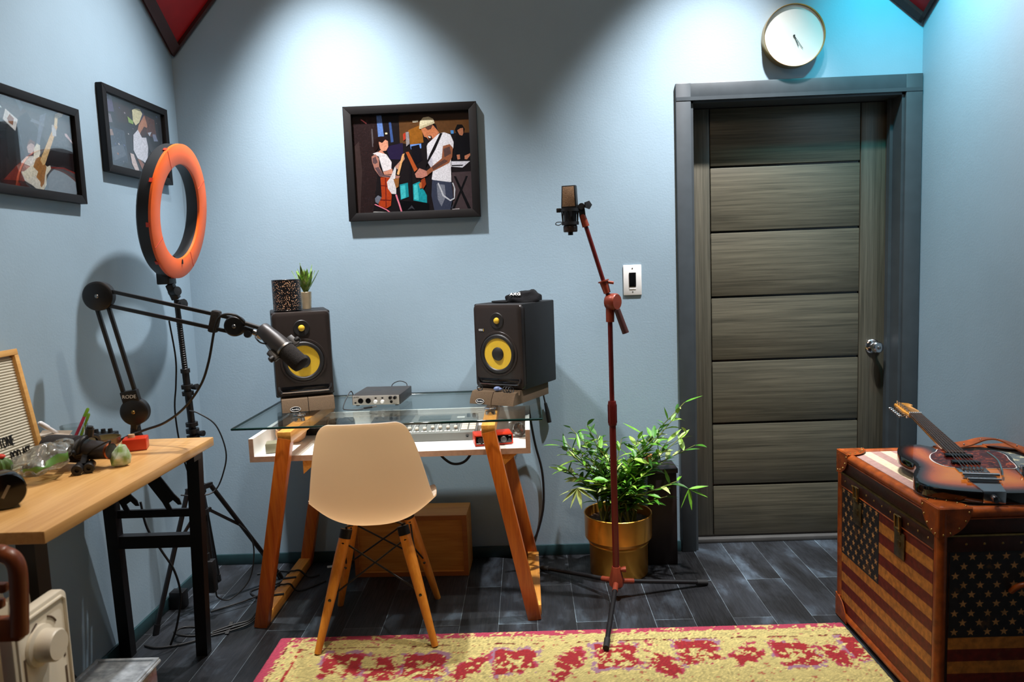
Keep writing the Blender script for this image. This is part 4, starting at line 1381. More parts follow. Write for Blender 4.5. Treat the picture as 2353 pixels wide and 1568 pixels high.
one('glass_top', [M_deskglass, M_edge], gtop, desk)
for nm, xb, xt in (('l', -1.100, -.938), ('r', -.010, -.160)):
    yf, yk = 2.79, 3.412
    zt = .785
    one('leg', M_bam, lambda b: b.bar((xb, 2.805, .0), (xt, 2.765, zt - .013), .052, .044, up=(0, 1, 0), bev=.002), desk)
    one('leg', M_bam, lambda b: b.bar((xb, 3.405, .0), (xt, 3.37, zt - .013), .052, .044, up=(0, 1, 0), bev=.002), desk)
    one('top_rail', M_bamy, lambda b: b.box2((xt - .026, 2.744, zt - .03), (xt + .026, 3.392, zt + .012), bev=.002), desk)
    one('foot_rail', M_bamy, lambda b: b.box2((xb - .024, 2.828, .001), (xb + .028, 3.383, .042), bev=.002), desk)
    for y in (2.95, 3.30):
        one('glass_disc', M_chrome, lambda b: (b.cyl((xt, y, zt + .012), (xt, y, GZ - .0095), .020, n=28), b.lathe([(0, 0), (.024, 0), (.024, .004), (.021, .006), (0, .006)], TR((xt, y, GZ + .0002)), 28) if y < 3 else None), desk)
    one('tray_bracket', M_bamy, lambda b: b.prism([(0, 0), (.065, 0), (0, -.055)], -.012, .012, M=frame((xt + .032 if nm == 'l' else xt + .04, 2.862, .657), (1, 0, 0), (0, 0, 1), (0, -1, 0))), desk)
for y in (2.98, 3.15):
    one('cable_strap', M_cable, lambda b: b.bar((-1.126, y, .044), (-1.07, y + .012, .0445), .014, .004, up=(0, 0, 1)), desk)

TX0, TX1, TY0, TY1, TF, TT = -1.114, -.003, 2.845, 3.345, .68, .752


def tray(b):
    b.box2((TX0, TY0, TF - .022), (TX1, TY1, TF))
    b.box2((TX0, TY0, TF), (TX0 + .018, TY1, TT))
    b.box2((TX1 - .018, TY0, TF), (TX1, TY1, TT))
    b.box2((TX0 + .018, TY1 - .018, TF), (TX1 - .018, TY1, TT))


tr = one('tray', M_white, tray, desk)
one('tray_edge', plain('raw fibreboard edge', (196, 158, 134), .7, var=.1, nscale=60), lambda b: (
    b.box2((TX0 - .0005, TY0 - .001, TF - .0225), (TX1 + .0005, TY0, TF - .0005)),
    b.box2((TX0 - .0005, TY0 - .001, TF), (TX0 + .0175, TY0, TT - .0005)),
    b.box2((TX1 - .0175, TY0 - .001, TF), (TX1 + .0005, TY0, TT - .0005))), tr)

# ================================================================== studio monitors on foam pads
M_cab = plain('monitor black vinyl', (19, 18, 19), .55, var=.1, bmp=.15, bscale=500, spec=.3)
M_baf = plain('monitor front', (40, 33, 30), .32, var=.06)
M_yel = plain('yellow woven cone', (206, 168, 44), .42, var=.05, nscale=90)
M_surr = plain('rubber surround', (26, 24, 24), .45)
SWd, SH, SD = .24, .36, .295


def monitor(label, loc, rz):
    r = thing('studio_monitor', label, 'speaker', loc, rz, 'black studio monitors with yellow cones on the glass desk')
    one('cabinet', M_cab, lambda b: b.box2((-SWd / 2, .012, 0), (SWd / 2, SD, SH), bev=.006), r, True)

    def baffle(b):
        R = []
        for ins, y in ((0, .030), (0, .014), (.004, .004), (.016, 0)):
            w, h = SWd / 2 - ins, SH / 2 - ins
            c = .018
            P = []
            for sx, sz, a0 in ((1, 1, 0), (-1, 1, PI / 2), (-1, -1, PI), (1, -1, 1.5 * PI)):
                for i in range(5):
                    a = a0 + i / 4 * PI / 2
                    P.append(V(sx * (w - c) + c * math.cos(a), y, SH / 2 + sz * (h - c) + c * math.sin(a)))
            R.append(P)
        b.rings(R, True, False, True)
    one('front_baffle', M_baf, baffle, r, True)
    wz, tz = .150, .290
    F = lambda x, z, y=0: frame((x, y, z), (1, 0, 0), (0, 0, 1), (0, -1, 0))
    one('woofer_ring', M_baf, lambda b: b.lathe([(.096, -.001), (.094, .003), (.086, .0035), (.083, -.002), (.083, -.0035)], F(0, wz), 56, caps=False), r, True)
    sr = one('woofer_surround', M_surr, lambda b: b.lathe([(.085, .0008), (.080, .006), (.074, .0075), (.068, .005), (.0655, .0012), (.0, .0004)], F(0, wz), 56), r, True)
    one('woofer_cone', M_yel, lambda b: b.lathe([(.066, .002), (.045, -.0005 + .0015), (.0275, .0013), (0, .0012)], F(0, wz), 48), r, True)
    one('dust_cap', M_surr, lambda b: b.lathe([(.029, .0012), (.027, .006), (.018, .0105), (.008, .0122), (0, .0124)], F(0, wz), 32), r, True)
    one('tweeter_guide', M_surr, lambda b: b.lathe([(.034, .0005), (.032, .003), (.026, .0032), (.018, .0014), (0, .0010)], F(0, tz), 40), r, True)
    one('tweeter_dome', M_yel, lambda b: b.lathe([(.0135, .0012), (.012, .0065), (.007, .0095), (0, .0105)], F(0, tz), 28), r, True)
    pt_ = one('port_slot', M_gloss, lambda b: b.box2((-.098, -.0008, .024), (.098, .004, .046), bev=.0015), r, True)
    one('port_lip', plain('gloss port lip', (40, 38, 38), .12, coat=.6), lambda b: b.tube([(-.106, -.0005, .048), (-.104, -.004, .034), (-.096, -.006, .024), (-.08, -.0065, .020), (.08, -.0065, .020), (.096, -.006, .024), (.104, -.004, .034), (.106, -.0005, .048)], .0045, n=8, sub=4), pt_, True)
    bd = one('badge', plain('grey badge', (60, 58, 58), .4), lambda b: b.box((-.078, -.0006, .250), (.024, .0012, .013)), r, True)
    add_text('lettering', 'KRK', .0115, F(-.080, .250, -.0016), M_lettw, bd, .0003)
    one('badge_stripe', M_yel, lambda b: b.box((-.0665, -.0014, .250), (.0018, .0006, .010)), bd, True)
    return r


SLp, SLr = (-.946, 3.080, GZ + .0556), .34
SRp, SRr = (-.125, 3.088, GZ + .0556), -.516
monitor('black studio monitor turned to the right behind the boom microphone', SLp, SLr)
monitor('black studio monitor turned to the left with a black cap on top', SRp, SRr)

M_pad = plain('grey brown acoustic foam', (84, 66, 46), .95, var=.2, nscale=300, bmp=.8, bscale=500)


def pad(label, loc, rz, x0, x1, badge):
    r = thing('foam_pad', label, 'foam pad', loc, rz, 'foam isolation pads under the monitors')
    prof = [(-.002, 0), (.310, 0), (.310, .055), (.060, .055), (.057, .040), (.052, .036), (.046, .040), (.044, .052), (.022, .050), (.004, .022)]
    one('foam_block', M_pad, lambda b: b.prism(prof, x0 + .001, x1 - .001, M=frame((0, 0, .0006), (0, 1, 0), (0, 0, 1), (1, 0, 0)), bev=.0015), r, True)
    if badge:
        xc = (x0 + x1) / 2
        Mb_ = frame((xc, -.0008, .0125), V(1, 0, 0), V(0, .26, .96).normalized(), V(0, -.96, .26).normalized())
        bd = one('brand_oval', M_gloss, lambda b: b.prism([(.021 * math.cos(a), .0105 * math.sin(a)) for a in [2 * PI * i / 32 for i in range(32)]], -.001, .0014, M=Mb_), r, True)
        one('oval_rim', M_lettw, lambda b: b.tube([Mb_ @ V(.0205 * math.cos(a), .0100 * math.sin(a), .0016) for a in [2 * PI * i / 32 for i in range(32)]], .0007, n=6, closed=True), bd, True)
        add_text('lettering', 'Auralex', .0098, Mb_ @ TR((0, 0, .0018)), M_lettw, bd, .0003)
    return r


def shift(p, rz, dx, dy):
    return (p[0] + dx * math.cos(rz) - dy * math.sin(rz), p[1] + dx * math.sin(rz) + dy * math.cos(rz), GZ + .0002)


pl = shift(SLp, SLr, .006, -.052)
pad('left foam pad with an oval logo under the left studio monitor', pl, SLr, -.108, .0, True)
pad('plain right foam pad under the left studio monitor', pl, SLr, .0, .108, False)
pr_ = shift(SRp, SRr, .0, -.070)
pad('left foam pad with an oval logo under the right studio monitor', pr_, SRr, -.108, .0, True)
pad('plain right foam pad under the right studio monitor', pr_, SRr, .0, .108, False)
q = shift(pr_, SRr, -.075, .034)
b = MB()
b.torus(axis_frame((q[0], q[1], GZ + .063), (.3, -1, .3)), .011, .0022, n=24, k=8)
tag(b.build('cable_loop', M_cable), 'small black loop lying on the left pad under the right monitor', 'cable')
q = shift(pr_, SRr, .012, .034)
b = MB()
b.sphere((q[0], q[1], GZ + .064), .012, (1.3, .9, .8))
b.sphere((q[0] + .012, q[1] - .004, GZ + .062), .008, (1.2, .9, .8))
tag(b.build('blue_grey_trinket', plain('blue grey plastic', (96, 112, 150), .5)), 'small blue grey lump lying on the pad below the right monitor', 'trinket')
q = shift(pr_, SRr, .066, .034)
b = MB()
for i in range(3):
    b.torus(axis_frame((q[0] + (i - 1) * .011, q[1] - (i - 1) * .006, GZ + .062), (.4 + i * .2, -1, .5)), .0125, .0022, n=24, k=8)
tag(b.build('cable_loop', M_cable), 'black curled wire lying on the right pad under the right monitor', 'cable')

# on the monitors
lan = (-1.016, 3.135, GZ + .0556 + SH + .001)
m_lan, nt, b_ = new_mat('black and copper pierced metal')
vv = coords(nt, (1, 1, 1))
vo = N(nt, 'ShaderNodeTexVoronoi', Scale=170.0)
nt.links.new(vv, vo.inputs['Vector'])
nn = N(nt, 'ShaderNodeTexNoise', Scale=70.0, Detail=3.0)
nt.links.new(vv, nn.inputs['Vector'])
mth = N(nt, 'ShaderNodeMath', operation='MULTIPLY_ADD')
mth.inputs[1].default_value = .35
nt.links.new(nn.outputs['Fac'], mth.inputs[0])
nt.links.new(vo.outputs['Distance'], mth.inputs[2])
nt.links.new(ramp(nt, mth.outputs[0], [(.36, lin((240, 196, 156))), (.46, lin((170, 116, 82))), (.52, lin((12, 9, 9)))]), b_.inputs['Base Color'])
b_.inputs['Roughness'].default_value = .35
lant = thing('candle_holder', 'black patterned cylinder candle holder on the left monitor', 'candle holder', lan)
one('patterned_wall', m_lan, lambda b: b.lathe([(0, .001), (.056, .001), (.0585, .003), (.0585, .131), (.056, .133), (.054, .131), (.054, .008), (0, .008)], TR(lan), 44), lant)
one('rim', M_gloss, lambda b: (b.torus(TR((lan[0], lan[1], lan[2] + .132)), .0572, .0022, n=44), b.torus(TR((lan[0], lan[1], lan[2] + .004)), .0578, .0022, n=44)), lant)
vz = (-.966, 3.243, lan[2])
vas = thing('potted_succulent', 'small spiky green plant in a bronze vase beside the patterned candle holder', 'plant', vz)
one('vase', plain('bronze glass', (196, 174, 140), .2, .3, var=.2), lambda b: b.lathe([(0, .001), (.019, .001), (.020, .01), (.024, .074), (.022, .076), (.019, .012), (0, .012)], TR(vz), 28), vas)


def spikes(b):
    random.seed(2)
    for i in range(26):
        a = i * 2.4
        el = .95 + .5 * (i / 26)
        L = .065 + .045 * random.random() + .02 * (i / 26)
        d = V(math.cos(a) * math.cos(el), math.sin(a) * math.cos(el), math.sin(el))
        s = d.cross(V(0, 0, 1)).normalized()
        o = V(vz) + V(0, 0, .068)
        n_ = s.cross(d)
        R = []
        for t, w_ in ((0, .007), (.35, .0125), (.7, .009), (.92, .0035), (1, .0003)):
            c = o + d * (L * t) + V(0, 0, .012 * t * t)
            R.append([c + s * w_, c + n_ * .0012, c - s * w_, c - n_ * .0012])
        b.rings(R)


m_sp, nt, b_ = new_mat('green spiky leaves')
vv = coords(nt)
nn = N(nt, 'ShaderNodeTexNoise', Scale=60.0, Detail=2.0)
nt.links.new(vv, nn.inputs['Vector'])
nt.links.new(ramp(nt, nn.outputs['Fac'], [(.3, lin((72, 118, 40))), (.6, lin((150, 180, 84))), (.75, lin((196, 200, 150)))]), b_.inputs['Base Color'])
b_.inputs['Roughness'].default_value = .45
one('leaves', m_sp, spikes, vas)

cz = GZ + .0556 + SH + .0008
cx, cy = shift(SRp, SRr, .015, .15)[:2]
cap = thing('black_cap', 'crumpled black cap with white letters lying on the right monitor', 'cap', (cx, cy, cz), SRr + .42)
M_capm = plain('black cotton', (10, 9, 11), .9, var=.4, bmp=.6, bscale=160, spec=.2)


def crown(b):
    def fn(u, v):
        a = u * 2 * PI
        t = v * PI / 2
        p = V(.028 + .078 * math.cos(a) * math.cos(t) ** .7, .078 * math.sin(a) * math.cos(t) ** .7, .050 * math.sin(t) ** .8)
        p = p + noise.noise_vector(p * 26 + V(4, 0, 1)) * .020 * (1 - abs(math.cos(t)) * .5)
        p.z = max(.001, p.z * (1 - .25 * max(0, -math.cos(a))))
        return p
    b.grid(fn, 40, 12, close_u=True)


one('crown', M_capm, crown, cap, True)


def brim(b):
    top = []
    for i in range(15):
        a = PI * .62 + i / 14 * PI * .76
        top.append((.01 + .122 * math.cos(a), .084 * math.sin(a)))
    b.prism(top, .001, .006, bev=.001)


one('brim', M_capm, brim, cap, True)
add_text('lettering', 'AKG', .020, frame((.000, -.0625, .033), V(1, -.05, 0).normalized(), V(0, .62, .78).normalized(), V(0, -.78, .62)), M_lettw, cap, .004, sx=1.15)

# ================================================================== audio interface on the glass
ai = thing('audio_interface', 'grey metal audio interface with silver front on the glass between the monitors', 'audio interface', (-.652, 3.09, GZ + .0003), -.068)
AW, AD, AH = .209, .225, .043
one('case', plain('dark grey metal', (50, 46, 44), .45, .2, var=.06), lambda b: b.box2((-AW / 2, .002, .005), (AW / 2, AD, .005 + AH), bev=.003), ai, True)
fp = one('front_panel', plain('silver panel', (172, 166, 156), .35, .4), lambda b: b.box2((-AW / 2 + .003, -.001, .0065), (AW / 2 - .004, .003, .003 + AH), bev=.001), ai, True)
F2 = lambda x, z, y=-.001: frame((x, y, z), (1, 0, 0), (0, 0, 1), (0, -1, 0))
for x in (-.066, -.033):
    one('combo_jack', M_gloss, lambda b: (b.lathe([(0, 0), (.0115, 0), (.0115, .002), (.009, .0025), (.009, .001), (0, .001)], F2(x, .024), 28)), ai, True)
for x in (-.001, .029):
    one('gain_knob', M_white, lambda b: b.lathe([(0, 0), (.008, 0), (.007, .011), (.006, .012), (0, .012)], F2(x, .020), 22), ai, True)
for x in (.064, .084):
    one('level_knob', M_gloss, lambda b: b.lathe([(0, 0), (.008, 0), (.0065, .011), (0, .012)], F2(x, .036), 20), ai, True)
one('headphone_jack', M_gloss, lambda b: b.lathe([(0, 0), (.006, 0), (.006, .002), (.003, .002), (.003, .001), (0, .001)], F2(.067, .018), 18), ai, True)
for x, z in ((-.089, .016), (.0, .0355), (.029, .0355)):
    one('button', M_gloss, lambda b: b.box((x, -.002, z), (.008, .003, .005)), ai, True)
for y in (.02, .2):
    one('foot', M_rubber, lambda b: (b.cyl((-.085, y, 0), (-.085, y, .006), .008, n=14), b.cyl((.085, y, 0), (.085, y, .006), .008, n=14)), ai, True)
one('vent_slots', M_gloss, lambda b: [b.box((x + k * .006, .12, .005 + AH + .0001), (.003, .018, .0006)) for x in (-.04, .045) for k in range(6)], ai, True)
add_text('lettering', 'UR-RT2', .0075, F2(-.086, .0395, -.0012), M_black, fp, .0002)
add_text('lettering', 'steinberg', .0055, F2(.080, .0105, -.0012), M_black, fp, .0002)
cable('thin black cord arching behind the grey audio interface', [(-.555, 3.32, GZ + .035), (-.56, 3.335, GZ + .056), (-.59, 3.34, GZ + .066), (-.62, 3.335, GZ + .056), (-.63, 3.325, GZ + .035)], .002)
uc = cable('black cable with a silver plug lying on the glass before the audio interface', [(-.765, 3.17, GZ + .035), (-.772, 3.15, GZ + .058), (-.785, 3.11, GZ + .03), (-.786, 3.06, GZ + .004), (-.765, 3.02, GZ + .003), (-.71, 3.01, GZ + .0032), (-.672, 3.035, GZ + .005)], .0022)
one('usb_plug', M_steel, lambda b: (b.bar((-.660, 3.042, GZ + .006), (-.643, 3.050, GZ + .008), .011, .005), ), uc)
one('plug_grip', M_black, lambda b: b.bar((-.690, 3.022, GZ + .006), (-.660, 3.042, GZ + .006), .012, .008, bev=.002), uc)

# ================================================================== mixing console in the tray
M_mix = plain('mixer grey', (112, 112, 108), .4, var=.05)
mx0, mx1, my0, my1 = -.700, -.232, 3.002, 3.275
mix = thing('mixing_console', 'flat grey mixing console with white faders in the white tray under the glass', 'mixer', ((mx0 + mx1) / 2, my0, TF + .0005))
z0_, zf, zb_ = TF + .006, TF + .034, TF + .058


def mixbody(b):
    b.prism([(my0, z0_ - .004), (my1, z0_ - .004), (my1, zb_), (my0, zf)], mx0, mx1, M=frame((0, 0, 0), (0, 1, 0), (0, 0, 1), (1, 0, 0)), bev=.003)


one('body', M_mix, mixbody, mix)
sl_ = (zb_ - zf) / (my1 - my0)
MP = frame((0, my0, zf), (1, 0, 0), V(0, 1, sl_).normalized(), V(0, -sl_, 1).normalized())
one('foot', M_rubber, lambda b: b.box2((mx0 + .01, my0 + .02, TF + .0005), (mx1 - .01, my1 - .02, z0_)), mix)
fdx = [-.315 - .0325 * i for i in range(10)]
for i, x in enumerate(fdx):
    y = [.060, .060, .062, .064, .050, .050, .058, .066, .06, .06][i]
    f = one('fader', M_offwhite, lambda b: (b.box((x, y, .0065), (.014, .020, .011), M=MP, bev=.003), b.box((x, y, .0125), (.012, .003, .0015), M=MP)), mix)
    one('fader_slot', M_gloss, lambda b: b.box((x, .085, .0004), (.0022, .085, .0010), M=MP), mix)
    one('mute_button', M_white, lambda b: (b.box((x - .007, .024, .0012), (.010, .009, .003), M=MP, bev=.001), b.box((x + .007, .024, .0012), (.010, .009, .003), M=MP, bev=.001)), mix)
for r in range(4):
    for c in range(2):
        one('sound_pad', M_offwhite, lambda b: b.box((-.278 + c * .033, .048 + r * .031, .0016), (.028, .026, .004), M=MP, bev=.0015), mix)
one('pad_frame', M_white, lambda b: (b.box((-.297, .095, .0006), (.0012, .16, .0010), M=MP), b.box((-.262, .175, .0006), (.07, .0012, .0010), M=MP)), mix)
one('divider_line', M_white, lambda b: [b.box((x, .09, .0006), (.0012, .15, .0010), M=MP) for x in (-.395, -.495)], mix)
one('screen', plain('dark screen', (70, 78, 76), .15), lambda b: b.box((-.42, .215, .001), (.14, .06, .003), M=MP), mix)
one('white_label', M_white, lambda b: b.box((-.305, .215, .001), (.034, .018, .003), M=MP), mix)
for x in (-.272, -.248, -.62, -.585):
    one('rotary_knob', M_black, lambda b: b.lathe([(0, .0005), (.009, .0005), (.007, .014), (0, .015)], MP @ TR((x, .225, 0)), 20), mix)
one('headphone_jack', M_gloss, lambda b: b.lathe([(0, 0), (.0065, 0), (.0065, .002), (.003, .002), (0, .001)], frame((-.262, my0, TF + .020), (1, 0, 0), (0, 0, 1), (0, -1, 0)), 18), mix)

# red interface
ri = thing('red_interface', 'small red audio interface with a big silver knob behind the right front desk leg', 'audio interface', (-.147, 2.895, TF + .0005), .178)
M_redm = plain('red aluminium', (206, 52, 22), .32, .3, var=.05)
RW, RD, RH = .154, .090, .045


def rshell(b):
    b.box2((-RW / 2, .004, .003), (RW / 2, RD, RH), bev=.004)
    for a, c in (((-RW / 2, 0, .003), (-RW / 2 + .005, .01, RH)), ((RW / 2 - .005, 0, .003), (RW / 2, .01, RH)), ((-RW / 2, 0, .003), (RW / 2, .01, .008)), ((-RW / 2, 0, RH - .005), (RW / 2, .01, RH))):
        b.box2(a, c, bev=.0015)


one('shell', M_redm, rshell, ri, True)
rp = one('front_panel', M_gloss, lambda b: b.box2((-RW / 2 + .005, .0025, .008), (RW / 2 - .005, .006, RH - .005)), ri, True)
F3 = lambda x, z: frame((x, .0025, z), (1, 0, 0), (0, 0, 1), (0, -1, 0))
one('monitor_knob', M_steel, lambda b: b.lathe([(0, 0), (.0125, 0), (.0125, .010), (.011, .012), (0, .012)], F3(.038, .024), 32), ri, True)
one('mic_jack', plain('dark jack', (60, 56, 56), .4), lambda b: b.lathe([(0, 0), (.011, 0), (.011, .0025), (.008, .003), (.008, .001), (0, .001)], F3(-.055, .024), 28), ri, True)
one('headphone_jack', plain('dark jack', (60, 56, 56), .4), lambda b: b.lathe([(0, 0), (.0055, 0), (.0055, .002), (.003, .002), (0, .0006)], F3(.063, .020), 18), ri, True)
one('print_marks', M_lettw, lambda b: (b.box((-.062, .0023, .0115), (.018, .0004, .0026)), b.box((-.042, .0023, .0115), (.008, .0004, .0032)), b.box((.064, .0023, .036), (.010, .0004, .002))), rp, True)

# things in the tray
b = MB()
random.seed(9)


def filmf(u, v):
    a = u * 2 * PI
    p = V(.026 * math.sin(PI * v) ** .5 * math.cos(a), .022 * math.sin(PI * v) ** .5 * math.sin(a), .001 + .060 * v)
    n_ = noise.noise_vector(p * 60 + V(2, 1, 7)) * .010
    p = p + n_
    p.z = max(.001, p.z)
    return p + V(-.048, 3.035, TF)


b.grid(filmf, 30, 20, close_u=True)
tag(b.build('crumpled_film', glass_mat('grey film', (170, 166, 160), 2.6, .08, .2, (150, 146, 140))), 'crumpled clear plastic wrap at the right end of the white tray', 'wrap')
bw = (-1.022, 3.085, TF + .0005)
bl = thing('round_box', 'round pale peach bowl in the tray behind the left front desk leg', 'bowl', bw)
one('bowl_body', plain('peach turned wood', (222, 166, 118), .5, var=.08), lambda b: b.lathe([(0, .0), (.040, .0), (.058, .016), (.0645, .040), (.062, .058), (.058, .058), (.057, .040), (.035, .010), (0, .008)], TR(bw), 44), bl)
gb = thing('small_speaker', 'small olive grey rounded box with a black end at the left front of the tray', 'box', (-1.045, 2.915, TF + .0005), .25)
one('case', plain('olive grey', (134, 128, 104), .35), lambda b: b.box((0, 0, .021), (.052, .06, .041), bev=.006), gb, True)
one('end_cap', M_gloss, lambda b: b.box((.042, 0, .021), (.034, .058, .040), bev=.005), gb, True)
cm = thing('photo_camera', 'black photo camera with a lens pointing right in the tray under the left monitor', 'camera', (-.925, 3.225, TF + .0005))
one('camera_body', M_black, lambda b: b.box2((-1.01, 3.185, TF + .0005), (-.90, 3.265, TF + .068), bev=.006), cm)
one('camera_lens', M_gloss, lambda b: b.lathe([(0, 0), (.030, 0), (.030, .03), (.033, .034), (.033, .075), (.036, .08), (.036, .115), (0, .115)], axis_frame((-.90, 3.215, TF + .0375), (1, -.12, 0)), 36), cm)
one('lens_ring', M_steel, lambda b: (b.lathe([(.0302, .01), (.0315, .01), (.0315, .016), (.0302, .016)], axis_frame((-.90, 3.215, TF + .0375), (1, -.12, 0)), 36, closed=True), b.lathe([(.0331, .052), (.0342, .052), (.0342, .056), (.0331, .056)], axis_frame((-.90, 3.215, TF + .0375), (1, -.12, 0)), 36, closed=True)), cm)

# cords around the desk
cable('black cord hanging in a shallow loop under the white tray', [(-.44, 3.30, TF - .024), (-.425, 3.30, .565), (-.385, 3.30, .515), (-.345, 3.30, .50), (-.30, 3.30, .515), (-.265, 3.30, .57), (-.25, 3.30, TF - .024)], .006)
xc = thing('xlr_cable', 'short black cable with a plug hanging behind the right end of the glass', 'cable', (.075, 3.425, .70))
one('cord', M_cable, lambda b: b.tube([(.00, 3.40, .905), (.04, 3.425, .89), (.058, 3.425, .84), (.068, 3.425, .775), (.074, 3.425, .742)], .004, n=8, sub=5), xc)
one('plug', M_black, lambda b: (b.cyl((.074, 3.425, .745), (.082, 3.425, .705), .007, .010, n=14), b.cyl((.082, 3.425, .705), (.090, 3.425, .652), .0105, n=16)), xc)
cable('long black cord running down the back wall right of the glass desk', [(-.005, 3.365, .745), (.004, 3.38, .66), (.02, 3.41, .55), (.046, 3.425, .43), (.052, 3.428, .33), (.046, 3.428, .23), (.02, 3.427, .13), (-.012, 3.424, .06), (-.03, 3.41, .006)], .0055)

# ================================================================== wooden box and chair
M_ply = wood('birch box', (176, 108, 40), (212, 148, 68), (2, 26, 26), .55, .05, .03)
wbx = thing('wooden_box', 'low wooden cabinet box with a framed front under the glass desk', 'box', (-.563, 3.234, 0), -.03)
BW, BD, BH = .521, .177, .284


def wbs(b):
    t = .022
    b.box2((-BW / 2, 0, 0.001), (BW / 2, BD, t), bev=.0015)
    b.box2((-BW / 2, 0, BH - t), (BW / 2, BD, BH), bev=.0015)
    b.box2((-BW / 2, 0, t), (-BW / 2 + t, BD, BH - t), bev=.0015)
    b.box2((BW / 2 - t, 0, t), (BW / 2, BD, BH - t), bev=.0015)


one('shell', M_ply, wbs, wbx, True)
one('front_panel', M_ply, lambda b: b.box2((-BW / 2 + .023, .012, .023), (BW / 2 - .023, .024, BH - .023)), wbx, True)
one('front_lip', wood('darker lip', (140, 74, 24), (172, 100, 38), (2, 26, 26), .5), lambda b: (
    b.box2((-BW / 2, -.002, .001), (BW / 2, 0, .021)), b.box2((-BW / 2, -.002, BH - .021), (BW / 2, 0, BH - .001)), b.box2((-BW / 2, -.002, .021), (-BW / 2 + .021, 0, BH - .021)), b.box2((BW / 2 - .021, -.002, .021), (BW / 2, 0, BH - .021))), wbx, True)
b = MB()
b.box((0, 0, .0015), (.05, .022, .001), M=TR((-.965, 3.375, 0), .3, .05))
tag(b.build('paper_tag', plain('white paper', (210, 206, 200), .7)), 'small white paper tag lying on the floor under the desk', 'paper')

RUGZ = .011
ch = thing('shell_chair', 'white plastic shell chair on beech dowel legs with its back to the camera', 'chair', (-.607, 2.775, 0), .075)
m_sh, nt, b_ = new_mat('white moulded plastic')
b_.inputs['Base Color'].default_value = rgba((240, 228, 216))
b_.inputs['Roughness'].default_value = .38
tb_ = N(nt, 'ShaderNodeBsdfTranslucent')
tb_.inputs['Color'].default_value = rgba((252, 228, 196))
mxs = N(nt, 'ShaderNodeMixShader')
vv = coords(nt)
nn = N(nt, 'ShaderNodeTexNoise', Scale=400.0, Detail=2.0)
nt.links.new(vv, nn.inputs['Vector'])
bump(nt, b_, nn.outputs['Fac'], .06, .001)
mxs.inputs[0].default_value = .60
nt.links.new(b_.outputs[0], mxs.inputs[1])
nt.links.new(tb_.outputs[0], mxs.inputs[2])
nt.links.new(mxs.outputs[0], nt.nodes['Material Output'].inputs[0])
PR = [(.232, .452, .175, .010), (.215, .470, .200, .020), (.16, .474, .222, .040), (.08, .466, .230, .055), (.0, .456, .232, .068), (-.07, .450, .232, .085), (-.125, .455, .235, .105),
      (-.165, .475, .234, .10), (-.188, .510, .230, .085), (-.200, .56, .222, .07), (-.210, .62, .211, .058), (-.222, .68, .199, .048), (-.234, .74, .186, .038), (-.245, .79, .173, .028), (-.253, .83, .160, .020), (-.258, .853, .146, .014), (-.260, .866, .122, .008)]


def shell(b):
    NU = 25
    n = len(PR)
    P = []
    for j, (y, z, w_, e) in enumerate(PR):
        a = PR[max(0, j - 1)]
        c = PR[min(n - 1, j + 1)]
        t = V(0, c[0] - a[0], c[1] - a[1]).normalized()
        nr = V(0, -t.z, t.y)
        if nr.z < 0 and j < 6:
            nr = -nr
        if j >= 6 and nr.y < 0:
            nr = -nr
        row = []
        for i in range(NU):
            u = -1 + 2 * i / (NU - 1)
            k = abs(u) ** 2.6
            p = V(u * w_, y, z) + nr * e * k
            row.append(p)
        P.append(row)
    tbm = bmesh.new()
    vs = [[tbm.verts.new(p) for p in r] for r in P]
    for j in range(n - 1):
        for i in range(NU - 1):
            tbm.faces.new((vs[j][i], vs[j][i + 1], vs[j + 1][i + 1], vs[j + 1][i]))
    b.merge(tbm, sm=True)


sh = one('seat_shell', m_sh, shell, ch, True)
md = sh.modifiers.new('sub', 'SUBSURF')
md.levels = md.render_levels = 2
md = sh.modifiers.new('thick', 'SOLIDIFY')
md.thickness = .0065
md.offset = 0
M_beech = wood('beech dowel', (206, 116, 26), (236, 156, 56), (40, 40, 2.0), .38, .15, .02)
tops = [(-.105, -.085, .428), (.105, -.085, .428), (.105, .10, .428), (-.105, .10, .428)]
bots = [(-.215, -.205, RUGZ + .001), (.213, -.207, RUGZ + .001), (.205, .215, .001), (-.203, .205, .001)]
for t, o in zip(tops, bots):
    t, o = V(t), V(o)
    d = (o - t).normalized()
    L = (o - t).length
    lgo = one('leg', M_beech, lambda b: b.lathe([(0, 0), (.017, 0), (.0215, .03), (.022, .10), (.0195, L * .5), (.0125, L), (0, L)], axis_frame(t, d), 20), ch, True)
    one('leg_bolt', M_gloss, lambda b: [b.lathe([(0, 0), (.006, 0), (.006, .002), (0, .003)], axis_frame(t + d * s + V(0, -.0195 + s * .006, 0), (0, -1, 0)), 12) for s in (.045, L * .56)], lgo, True)


def struts(b):
    for i in range(4):
        j = (i + 1) % 4
        for a, c in ((i, j), (j, i)):
            p = V(tops[a]) + (V(bots[a]) - V(tops[a])) * .10
            q = V(tops[c]) + (V(bots[c]) - V(tops[c])) * .55
            b.tube([p, q], .0036, n=8)
    for t in tops:
        b.tube([V(t) + V(0, 0, -.02), V(t) + V(0, 0, .012), V(t[0] * .8, t[1] * .8, .443), V(t[0] * .3, t[1] * .3, .447)], .005, n=8)
    b.box((0, 0, .444), (.15, .13, .006))


one('wire_brace', M_blackmetal, struts, ch, True)
for t, o in zip(tops, bots):
    one('bracket', M_blackmetal, lambda b: b.cyl(V(t) + V(0, 0, .004), V(t) - (V(t) - V(o)).normalized() * .03, .0225, n=18), ch, True)
